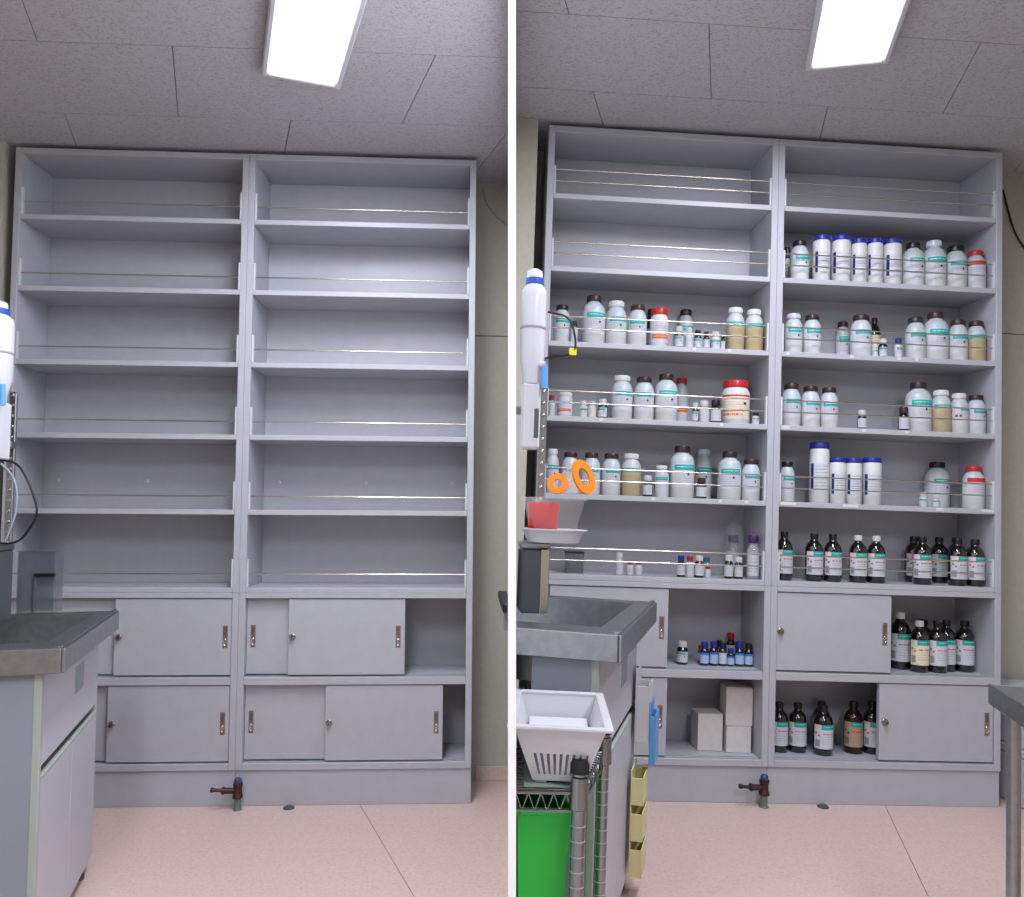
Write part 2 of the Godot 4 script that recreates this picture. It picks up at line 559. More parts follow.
func shell(k: int) -> void:
	var of: String = ["with the empty cabinet", "with the stocked cabinet"][k]
	var o := thing("floor", "pink speckled vinyl floor of the room " + of, "floor", k, Vector3.ZERO, 0, "", "structure")
	put("slab", prism(plan(k, 0, 0.002), -0.12, -0.004), M.seam, o)
	var ground := plan(k, 0, 0.006)
	for i in range(-4, 5):
		var c: float = [0.477, 0.452][k] + 1.82 * i
		var strip := PackedVector2Array()
		for e in [[0.0012, -1.0], [1.8188, -1.0], [1.8188, 6.0], [0.0012, 6.0]]:
			strip.append(Vector2(c + e[0] + SLOPE[k] * 1.1 * e[1], e[1]))
		for piece in Geometry2D.intersect_polygons(strip, ground):
			put("vinyl_sheet", prism(piece, -0.004, 0.0), M.floor, o)
	o = thing("ceiling", "speckled mineral tile ceiling of the room " + of, "ceiling", k, Vector3(0, CEIL, 0), 0, "", "structure")
	put("slab", prism(plan(k, CEIL, 0.002), 0.014, 0.1), M.slab, o)
	var roof := plan(k, CEIL, 0.006)
	var deep: float = [0.465, 0.44][k]
	var wide: float = [0.812, 0.858][k]
	var row0: float = [0.251, 0.227][k]
	for r in range(-2, 12):
		for i in range(-4, 5):
			var x: float = [0.139, 0.163][k] + wide * (i + 0.5 * ((r + 20) % 2 - 1))
			var z0 := row0 + deep * r
			var tile := PackedVector2Array()
			for e in [[0.0, z0], [wide, z0], [wide, z0 + deep], [0.0, z0 + deep]]:
				tile.append(Vector2(x + e[0] + SLOPE[k] * e[1], e[1]))
			for piece in Geometry2D.intersect_polygons(grown(tile, -0.0013), roof):
				put("tile", prism(piece, 0.0, 0.0135), M.ceiling, o)
	var back := thing("wall_back", "olive-beige panelled wall behind the " + ["empty cabinet", "stocked cabinet"][k], "wall", k, Vector3.ZERO, 0, "", "structure")
	var joint := 1.885
	var xb0 := board_x(k, 0, WALL_Z, 0.002)
	var xj := board_x(k, joint, WALL_Z, 0.002)
	var xt := board_x(k, CEIL, WALL_Z, 0.002)
	var lo := -1.6 if k == 0 else 1.5
	put("panel", panel(PackedVector2Array([Vector2(lo, -0.02), Vector2(xb0, -0.02), Vector2(xj, joint - 0.002), Vector2(lo, joint - 0.002)]), WALL_Z - 0.012, WALL_Z), M.wall, back)
	put("panel", panel(PackedVector2Array([Vector2(lo, joint + 0.002), Vector2(xj, joint + 0.002), Vector2(xt, CEIL + 0.06), Vector2(lo, CEIL + 0.06)]), WALL_Z - 0.012, WALL_Z), M.wall, back)
	put("backing", panel(PackedVector2Array([Vector2(lo, -0.1), Vector2(xb0, -0.1), Vector2(xt, CEIL + 0.1), Vector2(lo, CEIL + 0.1)]), WALL_Z - 0.1, WALL_Z - 0.0125), M.slab, back)
	var side := thing("wall_side", "olive-beige side wall of the room " + of, "wall", k, Vector3(-1.6 if k == 0 else 1.5, 0, 2.46), 0, "", "structure")
	put("panel", slab(Vector3(0.1, CEIL + 0.2, 5.68)), M.wall, side, Vector3(-0.0505 if k == 0 else 0.0505, CEIL / 2, 0))
	var rear := thing("wall_rear", "olive-beige end wall facing the " + ["empty cabinet", "stocked cabinet"][k], "wall", k, Vector3(0, 0, 5.2), 0, "", "structure")
	var ea := board_x(k, 1.2, 5.2, 0.04)
	var eb := -1.6 if k == 0 else 1.5
	put("panel", slab(Vector3(absf(ea - eb), CEIL + 0.2, 0.1)), M.wall, rear, Vector3((ea + eb) / 2, CEIL / 2, 0.0505))
	# the pier beside the cabinet
	var pier := thing("wall_pier", "beige wall pier standing close beside the " + ["empty", "stocked"][k] + " cabinet", "wall", k, Vector3(0, 0, 0), 0, "", "structure")
	var p0 := -1.598
	var p0t := -1.598
	if k == 1:
		p0 = board_x(1, 0, 0, 0.0)
		p0t = board_x(1, CEIL, 0, 0.0)
	put("panel", panel(PackedVector2Array([Vector2(p0 + 0.006, 0.0005), Vector2(-0.942, 0.0005), Vector2(-0.942, CEIL - 0.0005), Vector2(p0t + 0.006, CEIL - 0.0005)]), WALL_Z + 0.001, 0.0), M.wall, pier)
	# cove base right of the cabinet
	var bx := board_x(k, 0, WALL_Z) if k == 0 else 1.498
	var bb := thing("baseboard_back", "low pinkish skirting along the wall beside the " + ["empty", "stocked"][k] + " cabinet", "baseboard", k, Vector3((0.92 + bx) / 2, 0, WALL_Z + 0.0055), 0, "", "structure")
	put("strip", slab(Vector3(bx - 0.92, 0.06, 0.008)), M.floor, bb, Vector3(0, 0.0305, 0))


func divider() -> void:
	var o := Node3D.new()
	o.name = "wall_divider"
	add_child(o)
	var x := board_normal
	var z := (Vector3.BACK - x * x.dot(Vector3.BACK)).normalized()
	o.transform = Transform3D(Basis(x, z.cross(x), z), EYE)
	tag(o, "thin white partition board standing between the two rooms", "partition", "", "structure")
	put("board", slab(Vector3(0.0107, 2.72, 2.4), 0.0004), M.divider, o, Vector3(0, 0.19, -2.3))


func ceiling_lamp(k: int, at: Vector3, label: String, energy: float) -> void:
	var o := thing("ceiling_lamp", label, "lamp", k, at, AXIS[k])
	var w := 0.252
	var l := 1.27
	var hsg := put("housing", slab(Vector3(w, 0.012, l), 0.002), M.white, o, Vector3(0, -0.0065, l / 2))
	for s in [-1.0, 1.0]:
		put("frame_side", slab(Vector3(0.018, 0.02, l), 0.004), M.white, hsg, Vector3(s * (w / 2 - 0.009), -0.014, 0))
		put("frame_end", slab(Vector3(w - 0.036, 0.02, 0.018), 0.004), M.white, hsg, Vector3(0, -0.014, s * (l / 2 - 0.009)))
	put("lamp_diffuser", slab(Vector3(0.21, 0.016, 1.22), 0.004), M.glow, o, Vector3(0, -0.0215, l / 2))
	var a := AreaLight3D.new()
	a.name = "lamp_light"
	a.area_size = Vector2(0.21, 1.22)
	a.light_color = Color(0.94, 0.955, 1.0)
	a.light_energy = energy
	a.shadow_enabled = true
	a.area_range = 12.0
	o.add_child(a)
	a.transform = Transform3D(Basis(Vector3.RIGHT, -PI / 2), Vector3(0, -0.034, l / 2))


# ---------------------------------------------------------------- cabinets

func upper_unit(k: int, c: int) -> void:
	var y0: float = LEVEL.s6 - 0.02
	var cx := -0.45 if c == 0 else 0.45
	var words: String = [["empty pale grey open shelf unit beside the beige pier", "empty pale grey open shelf unit at the bare wall end"], ["stocked pale grey open shelf unit beside the beige pier", "stocked pale grey open shelf unit at the bare wall end"]][k][c]
	var o := thing("shelf_unit", words, "shelf unit", k, Vector3(cx, y0, 0), 0, "tall open shelf units")
	var h: float = LEVEL.top - y0
	var inner := 0.9 - 2 * SIDE
	for s in [-1.0, 1.0]:
		put("side_panel", slab(Vector3(SIDE - 0.0006, h, DEEP + 0.01)), M.laminate, o, Vector3(s * (0.45 - SIDE / 2), h / 2, -(DEEP + 0.01) / 2))
	put("back_panel", slab(Vector3(inner, h, 0.008), 0.0005), M.laminate, o, Vector3(0, h / 2, -DEEP - 0.005))
	put("top_panel", slab(Vector3(inner, 0.0243, DEEP)), M.laminate, o, Vector3(0, h - 0.0243 / 2, -DEEP / 2))
	var names := ["s1", "s2", "s3", "s4", "s5", "s6"]
	for i in 6:
		var y: float = LEVEL[names[i]] - y0
		var b := put("bottom_panel" if i == 5 else "shelf", slab(Vector3(inner, 0.02, DEEP - 0.001)), M.laminate, o, Vector3(0, y - 0.01, -DEEP / 2))
		for t in SHELF_TAGS:
			if k == 1 and t[0] == names[i] and t[1] == c:
				var tg := put("shelf_tag", slab(Vector3(t[3], 0.011, 0.001), 0.0002), M.tag, b, Vector3(t[2] - cx, 0.002, DEEP / 2 + 0.0006))
				tg.set_meta("label", "small white paper tag on the shelf edge")
		for s in [-1.0, 1.0]:
			put("rail_bracket", slab(Vector3(0.007, 0.108, 0.016), 0.001), M.bracket, o, Vector3(s * (inner / 2 - 0.004), y + 0.0545, -0.0105))
		var rails := [0.052, 0.097] if k == 1 else [0.052]
		for r in rails:
			put("guard_rail", rod(Vector3(-inner / 2 + 0.006, y + r, -0.0105), Vector3(inner / 2 - 0.006, y + r, -0.0105), 0.0029), M.chrome, o)
	for y in [1.265, 2.04]:
		for x in [-0.36, 0.0, 0.36]:
			var cap := put("screw_cap", lathe([Vector2(0.0, 0.0), Vector2(0.0075, 0.0), Vector2(0.0068, 0.002), Vector2(0, 0.003)], 12), M.screw, o, Vector3(x, y - y0 - 0.02, -DEEP - 0.0008), Basis(Vector3.RIGHT, PI / 2))
			cap.set_meta("label", "small white screw cap")


func sliding_door(parent: Node3D, x0: float, x1: float, y0: float, y1: float, z: float, handle_at: float, lock_at: float) -> void:
	var d := put("sliding_door", slab(Vector3(x1 - x0, y1 - y0 - 0.006, 0.017), 0.0012), M.laminate, parent, Vector3((x0 + x1) / 2, (y0 + y1) / 2, z - 0.0085))
	var f := 0.0087
	var hp := put("handle", slab(Vector3(0.019, 0.086, 0.0014), 0.0004), M.plate, d, Vector3(handle_at - (x0 + x1) / 2, 0.0, f))
	hp.set_meta("label", "inset bronze finger pull with a chrome lip")
	put("handle_cup", lathe([Vector2(0.0, 0.0012), Vector2(0.0035, 0.0004), Vector2(0.0055, 0.0024), Vector2(0.0066, 0.0008)], 14), M.chrome, d, Vector3(handle_at - (x0 + x1) / 2, -0.021, f), Basis(Vector3.RIGHT, PI / 2) * Basis.from_scale(Vector3(1.1, 1, 2.2)))
	put("handle_rim", slab(Vector3(0.012, 0.03, 0.0012), 0.0004), M.pull_rim, d, Vector3(handle_at - (x0 + x1) / 2, 0.021, f + 0.0008))
	if lock_at > -5.0:
		var c := lock_at - (x0 + x1) / 2
		put("lock", lathe([Vector2(0.0, 0.0), Vector2(0.0125, 0.0), Vector2(0.0125, 0.004), Vector2(0.0095, 0.006), Vector2(0.009, 0.016), Vector2(0.0, 0.017)], 16), M.lock, d, Vector3(c, 0.0, f - 0.001), Basis(Vector3.RIGHT, PI / 2))
		put("keyhole", slab(Vector3(0.0022, 0.009, 0.0008), 0.0001), M.black, d, Vector3(c, 0, f + 0.0163))


func lower_unit(k: int, c: int) -> void:
	var cx := -0.45 if c == 0 else 0.45
	var words: String = [["pale grey sliding door cupboard under the empty shelves, sink end", "pale grey sliding door cupboard under the empty shelves, half open"], ["pale grey cupboard holding blue capped vials and small cartons", "pale grey cupboard holding brown bottles behind sliding doors"]][k][c]
	var o := thing("sliding_door_cupboard", words, "cupboard", k, Vector3(cx, 0, 0), 0, "low sliding door cupboards")
	var top: float = LEVEL.s6 - 0.0206
	var inner := 0.9 - 2 * SIDE
	var bt: float = LEVEL.bt
	for s in [-1.0, 1.0]:
		put("side_panel", slab(Vector3(SIDE - 0.0006, top - bt, DEEP + 0.025)), M.laminate, o, Vector3(s * (0.45 - SIDE / 2), (top + bt) / 2, -(DEEP + 0.025) / 2))
	put("back_panel", slab(Vector3(inner, top - bt, 0.008), 0.0005), M.laminate, o, Vector3(0, (top + bt) / 2, -DEEP - 0.02))
	put("top_panel", slab(Vector3(inner, top - LEVEL.o1t, DEEP + 0.015)), M.laminate, o, Vector3(0, (top + LEVEL.o1t) / 2, -(DEEP + 0.015) / 2))
	put("shelf", slab(Vector3(inner, 0.0295, DEEP + 0.015)), M.laminate, o, Vector3(0, LEVEL.o1b - 0.0155, -(DEEP + 0.015) / 2))
	put("bottom_panel", slab(Vector3(inner, LEVEL.o2b - bt, DEEP + 0.015)), M.laminate, o, Vector3(0, (LEVEL.o2b + bt) / 2 - 0.0003, -(DEEP + 0.015) / 2))
	put("plinth", slab(Vector3(0.8994, bt - 0.0006, DEEP + 0.012)), M.laminate, o, Vector3(0, bt / 2, -(DEEP + 0.012) / 2 - 0.008))
	for y in [LEVEL.o1b, LEVEL.o2b]:
		put("door_track", slab(Vector3(inner, 0.0025, 0.004), 0.0005), M.track, o, Vector3(0, y + 0.0013, -0.0155))
		put("door_track", slab(Vector3(inner, 0.0025, 0.004), 0.0005), M.track, o, Vector3(0, y + 0.0013, -0.0375))
	var rows := [[LEVEL.o1b + 0.001, LEVEL.o1t], [LEVEL.o2b + 0.001, LEVEL.o1b - 0.0305]]
	# per row: front door from, to, handle, lock; rear door from, to, handle
	var sets: Array = [
		[[[-0.467, -0.026, -0.050, -0.450], [-0.874, -0.43, -0.85]], [[-0.484, -0.028, -0.052, -0.467], [-0.874, -0.44, -0.85]]],
		[[[0.190, 0.638, 0.612, 0.206], [0.026, 0.47, 0.050]], [[0.337, 0.788, 0.763, 0.352], [0.026, 0.47, 0.050]]],
	]
	if k == 1:
		sets = [
			[[[-0.838, -0.389, -0.413, -0.82], [-0.874, -0.425, -0.85]], [[-0.836, -0.386, -0.411, -0.82], [-0.874, -0.425, -0.85]]],
			[[[0.027, 0.471, 0.446, 0.041], [0.030, 0.466, 0.055]], [[0.428, 0.873, 0.849, 0.449], [0.436, 0.8735, 0.46]]],
		]
	for r in 2:
		var f: Array = sets[c][r][0]
		var b: Array = sets[c][r][1]
		sliding_door(o, f[0] - cx, f[1] - cx, rows[r][0] + 0.003, rows[r][1], -0.006, f[2] - cx, f[3] - cx)
		sliding_door(o, b[0] - cx, b[1] - cx, rows[r][0] + 0.003, rows[r][1], -0.0285, b[2] - cx, -9.0)


func base_valve(k: int) -> void:
	var o := thing("water_valve", "brown brass pipe valve on the floor before the " + ["empty", "stocked"][k] + " cabinet plinth", "valve", k, Vector3([0.022, -0.024][k], 0, 0.032))
	put("pipe", lathe([Vector2(0, 0), Vector2(0.017, 0), Vector2(0.017, 0.004), Vector2(0.0125, 0.006), Vector2(0.0125, 0.045), Vector2(0, 0.046)], 18), mat(Color(0.45, 0.5, 0.42), 0.5, 0.4), o)
	put("valve_body", lathe([Vector2(0.0125, 0.042), Vector2(0.019, 0.045), Vector2(0.019, 0.056), Vector2(0.0155, 0.06), Vector2(0.0155, 0.085), Vector2(0.018, 0.088), Vector2(0.018, 0.1), Vector2(0, 0.1)], 12), M.bronze, o)
	put("outlet", rod(Vector3(-0.012, 0.072, 0.004), Vector3(-0.058, 0.074, 0.008), 0.011, 12), M.bronze, o)
	put("collar", rod(Vector3(-0.048, 0.0735, 0.007), Vector3(-0.056, 0.074, 0.008), 0.0145, 6), M.bronze, o)
	put("spout", rod(Vector3(-0.056, 0.074, 0.008), Vector3(-0.095, 0.078, 0.011), 0.0062, 10), M.bronze, o)
	put("spout_nut", rod(Vector3(-0.086, 0.077, 0.0103), Vector3(-0.098, 0.0783, 0.0113), 0.009, 6), M.bronze, o)
	put("handle", lathe([Vector2(0, 0.1), Vector2(0.0135, 0.1), Vector2(0.0145, 0.112), Vector2(0.010, 0.118), Vector2(0, 0.119)], 14), mat(Color(0.16, 0.25, 0.42), 0.4), o).set_meta("label", "dark blue valve cap")


func floor_cap(k: int) -> void:
	var o := thing("floor_plug", "small round grey floor plug near the " + ["empty", "stocked"][k] + " cabinet plinth", "floor plug", k, Vector3([0.211, 0.203][k], 0, 0.022))
	put("rim", lathe([Vector2(0, 0), Vector2(0.021, 0), Vector2(0.021, 0.004), Vector2(0.015, 0.008), Vector2(0, 0.009)], 18), M.dark_steel, o)
	put("nut", lathe([Vector2(0, 0.008), Vector2(0.008, 0.008), Vector2(0.008, 0.014), Vector2(0, 0.015)], 6), M.steel, o)


func wall_cable(k: int) -> void:
	var path: Array
	if k == 0:
		path = [Vector3(0.93, 2.53, WALL_Z + 0.004), Vector3(0.95, 2.46, WALL_Z + 0.004), Vector3(1.0, 2.40, WALL_Z + 0.004), Vector3(1.04, 2.37, WALL_Z + 0.004)]
	else:
		path = [Vector3(1.081, 2.505, WALL_Z + 0.008), Vector3(1.103, 2.419, WALL_Z + 0.008), Vector3(1.134, 2.324, WALL_Z + 0.008), Vector3(1.174, 2.261, WALL_Z + 0.008), Vector3(1.228, 2.199, WALL_Z + 0.008)]
	var o := MeshInstance3D.new()
	o.name = numbered("wall_cable")
	o.mesh = tube(curve(path), 0.0022 if k == 0 else 0.004)
	o.material_override = M.bench_grey if k == 0 else M.black
	add_child(o)
	o.transform = room[k]
	tag(o, ["thin grey wire curving down the wall by the empty cabinet", "black cable curving down the wall by the stocked cabinet"][k], "cable")


# ---------------------------------------------------------------- sink benches

func sink_bench(k: int) -> void:
	var corner: Vector3 = [Vector3(-0.070, 0, 1.226), Vector3(-0.8255, 0, 1.3297)][k]
	var len: float = [0.75, 0.735][k]
	var o := thing("sink_bench", ["white lab sink bench with steel top in the empty cabinet's room", "white lab sink bench with steel top behind the wire rack"][k], "bench", k, corner, BENCH[k])
	var inv := Transform3D(Basis(Vector3.UP, BENCH[k]), corner).affine_inverse()
	# the plan of the top in its own frame: x <= 0, z from -len to 0
	var nl := Vector2(-0.66, 0)
	var fl := Vector2(-0.66, -len)
	if k == 1:    # the board cuts its far side
		var a3 := inv * Vector3(board_x(1, 0.8, 1.3, 0.009), 0, 1.3)
		var b3 := inv * Vector3(board_x(1, 0.8, 0.5, 0.009), 0, 0.5)
		var d := Vector2(b3.x - a3.x, b3.z - a3.z)
		nl = Vector2(a3.x - d.x / d.y * a3.z, 0)
		fl = Vector2(a3.x + d.x / d.y * (-len - a3.z), -len)
	var lerp_x := func(z: float) -> float: return nl.x + (fl.x - nl.x) * (-z / len)
	var top := 0.80
	var rim := 0.055
	var near := 0.10
	# worktop: four strips round a sunk basin
	var wt := put("worktop", prism(PackedVector2Array([Vector2(-rim, -near), Vector2(0, -near), Vector2(0, -len), Vector2(-rim, -len)]), top - 0.02, top), M.steel, o)
	put("near_strip", prism(PackedVector2Array([Vector2(lerp_x.call(0.0), 0), Vector2(0, 0), Vector2(0, -near), Vector2(lerp_x.call(-near), -near)]), top - 0.02, top), M.steel, wt)
	put("far_strip", prism(PackedVector2Array([Vector2(lerp_x.call(-len + 0.05), -len + 0.05), Vector2(-rim, -len + 0.05), Vector2(-rim, -len), Vector2(fl.x, -len)]), top - 0.02, top), M.steel, wt)
	put("lip", slab(Vector3(0.008, 0.058, len + 0.002), 0.002), M.steel, wt, Vector3(0.0015, top - 0.0295, -len / 2 + 0.001))
	put("lip", slab(Vector3(-nl.x - 0.004, 0.058, 0.008), 0.002), M.steel, wt, Vector3(nl.x / 2 - 0.001, top - 0.0295, 0.0015))
	put("raised_edge", slab(Vector3(0.012, 0.006, len - 0.002), 0.0025), M.steel, wt, Vector3(-0.007, top + 0.002, -len / 2))
	var bz0 := -near - 0.001
	var bz1 := -len + 0.051
	var depth := 0.13
	var bs := put("basin", prism(PackedVector2Array([Vector2(lerp_x.call(bz0), bz0), Vector2(-rim, bz0), Vector2(-rim, bz1), Vector2(lerp_x.call(bz1), bz1)]), top - depth - 0.003, top - depth), M.steel, o)
	put("basin_wall", slab(Vector3(0.003, depth, bz0 - bz1), 0.0005), M.steel, bs, Vector3(-rim - 0.0015, top - depth / 2 - 0.001, (bz0 + bz1) / 2))
	var wn: float = -rim - lerp_x.call(bz0)
	put("basin_wall", slab(Vector3(wn, depth, 0.003), 0.0005), M.steel, bs, Vector3(-rim - wn / 2, top - depth / 2 - 0.001, bz0 - 0.0015))
	var wf: float = -rim - lerp_x.call(bz1)
	put("basin_wall", slab(Vector3(wf, depth, 0.003), 0.0005), M.steel, bs, Vector3(-rim - wf / 2, top - depth / 2 - 0.001, bz1 + 0.0015))
	put("drain", lathe([Vector2(0, 0.001), Vector2(0.028, 0.001), Vector2(0.03, 0.003), Vector2(0.022, 0.002), Vector2(0, 0.0015)], 20), M.chrome, bs, Vector3(lerp_x.call(-len / 2) * 0.5 - 0.04, top - depth, -len / 2))
	# carcass
	var foot := 0.05
	var body_top := top - 0.021
	var ov := 0.045
	var bl := len - 0.03
	var nearx: float = lerp_x.call(-0.03) + (0.042 if k == 1 else 0.0)
	var carc := put("carcass", slab(Vector3(-nearx - ov - 0.001, body_top - foot, 0.018), 0.001), M.bench_grey, o, Vector3((nearx - ov) / 2, (body_top + foot) / 2, -0.025))  # end panel: its shaded look is put into the grey-blue colour
	carc.set_meta("label", "end panel with its shade painted in as grey")
	put("edge_strip", slab(Vector3(0.018, body_top - foot, 0.02), 0.002), M.bench_edge, o, Vector3(-ov - 0.0085, (body_top + foot) / 2, -0.0245))
	put("far_panel", slab(Vector3(0.5 if k == 0 else -fl.x - ov - 0.065, body_top - foot, 0.018), 0.001), M.bench_white, o, Vector3(-ov - 0.002 - (0.25 if k == 0 else (-fl.x - ov - 0.065) / 2), (body_top + foot) / 2, -bl + 0.009))
	var split := 0.515
	var df := put("drawer_front", slab(Vector3(0.018, body_top - split - 0.03, bl - 0.045), 0.002), M.bench_white, o, Vector3(-ov - 0.0095, (body_top - 0.03 + split + 0.006) / 2, -bl / 2 - 0.0135))
	put("pull_recess", slab(Vector3(0.003, 0.065, 0.11), 0.001), M.bench_grey, df, Vector3(0.0085, 0.01, -0.066))
	put("recess_frame", slab(Vector3(0.004, 0.008, 0.12), 0.001), M.bench_edge, df, Vector3(0.0085, 0.047, -0.066))
	put("finger_channel", slab(Vector3(0.012, 0.035, bl - 0.045), 0.001), M.bench_white, o, Vector3(-ov - 0.05, split - 0.018, -bl / 2 - 0.0135))
	var dh := split - 0.03 - foot
	for i in 2:
		var w := (bl - 0.045) / 2 - 0.002
		var dr := put("door", slab(Vector3(0.018, dh, w), 0.002), M.bench_white, o, Vector3(-ov - 0.0095, foot + dh / 2, -0.036 - w / 2 - i * (w + 0.004)))
		put("door_rail", slab(Vector3(0.012, 0.012, w), 0.002), M.bench_edge, dr, Vector3(0.004, dh / 2 + 0.004, 0))
	for z in [-0.09, -bl + 0.06]:
		put("foot", lathe([Vector2(0, 0), Vector2(0.02, 0), Vector2(0.02, 0.012), Vector2(0.011, 0.018), Vector2(0.011, 0.052), Vector2(0, 0.053)], 14), M.dark_steel, o, Vector3(-ov - 0.03, 0, z))
	if k == 0:
		put("bolt", lathe([Vector2(0, 0), Vector2(0.011, 0), Vector2(0.010, 0.004), Vector2(0.005, 0.005), Vector2(0, 0.003)], 12), M.dark_steel, o, Vector3(-0.135, 0.115, -0.0155), Basis(Vector3.RIGHT, PI / 2))


# ---------------------------------------------------------------- bottles

const ORDINAL := ["first", "second", "third", "fourth", "fifth", "sixth", "seventh", "eighth", "ninth", "tenth", "eleventh", "twelfth", "thirteenth", "fourteenth", "fifteenth", "sixteenth", "seventeenth"]


func bottles() -> void:
	var place := {"s2": "second shelf", "s3": "third shelf", "s4": "fourth shelf", "s5": "fifth shelf", "s6": "lowest open shelf", "o1b": "upper cupboard", "o2b": "lower cupboard"}
	var count := {}
	for b in BOTTLES:
		var spot: String = b[0] + str(b[1])
		var n: int = count.get(spot, 0)
		count[spot] = n + 1
		bottle(b, "%s from centre post, %s, %s" % [ORDINAL[n], place[b[0]], ["pier side", "bare wall side"][b[1]]], "reagent bottles, %s, %s" % [place[b[0]], ["pier side", "bare wall side"][b[1]]])


func ring(r: float, y0: float, y1: float, c := 0.12) -> Array:
	var e := (y1 - y0) * c
	return [Vector2(0, y0), Vector2(r * 0.97, y0), Vector2(r, y0 + e), Vector2(r, y1 - e), Vector2(r * 0.92, y1), Vector2(0, y1)]


func ribbed_cap(r: float, y0: float, y1: float) -> Mesh:
	var key := "cap%.4f,%.4f,%.4f" % [r, y0, y1]
	if not cache.has(key):
		var st := start()
		st.append_from(lathe(ring(r, y0, y1, 0.14), 22), 0, Transform3D.IDENTITY)
		for i in 22:
			var a := TAU * i / 22
			st.append_from(slab(Vector3(r * 0.1, (y1 - y0) * 0.72, r * 0.06), 0.0002), 0, Transform3D(Basis(Vector3.UP, a), Vector3(sin(a), 0, cos(a)) * r * 1.01 + Vector3(0, (y0 + y1) / 2, 0)))
		cache[key] = st.commit()
	return cache[key]


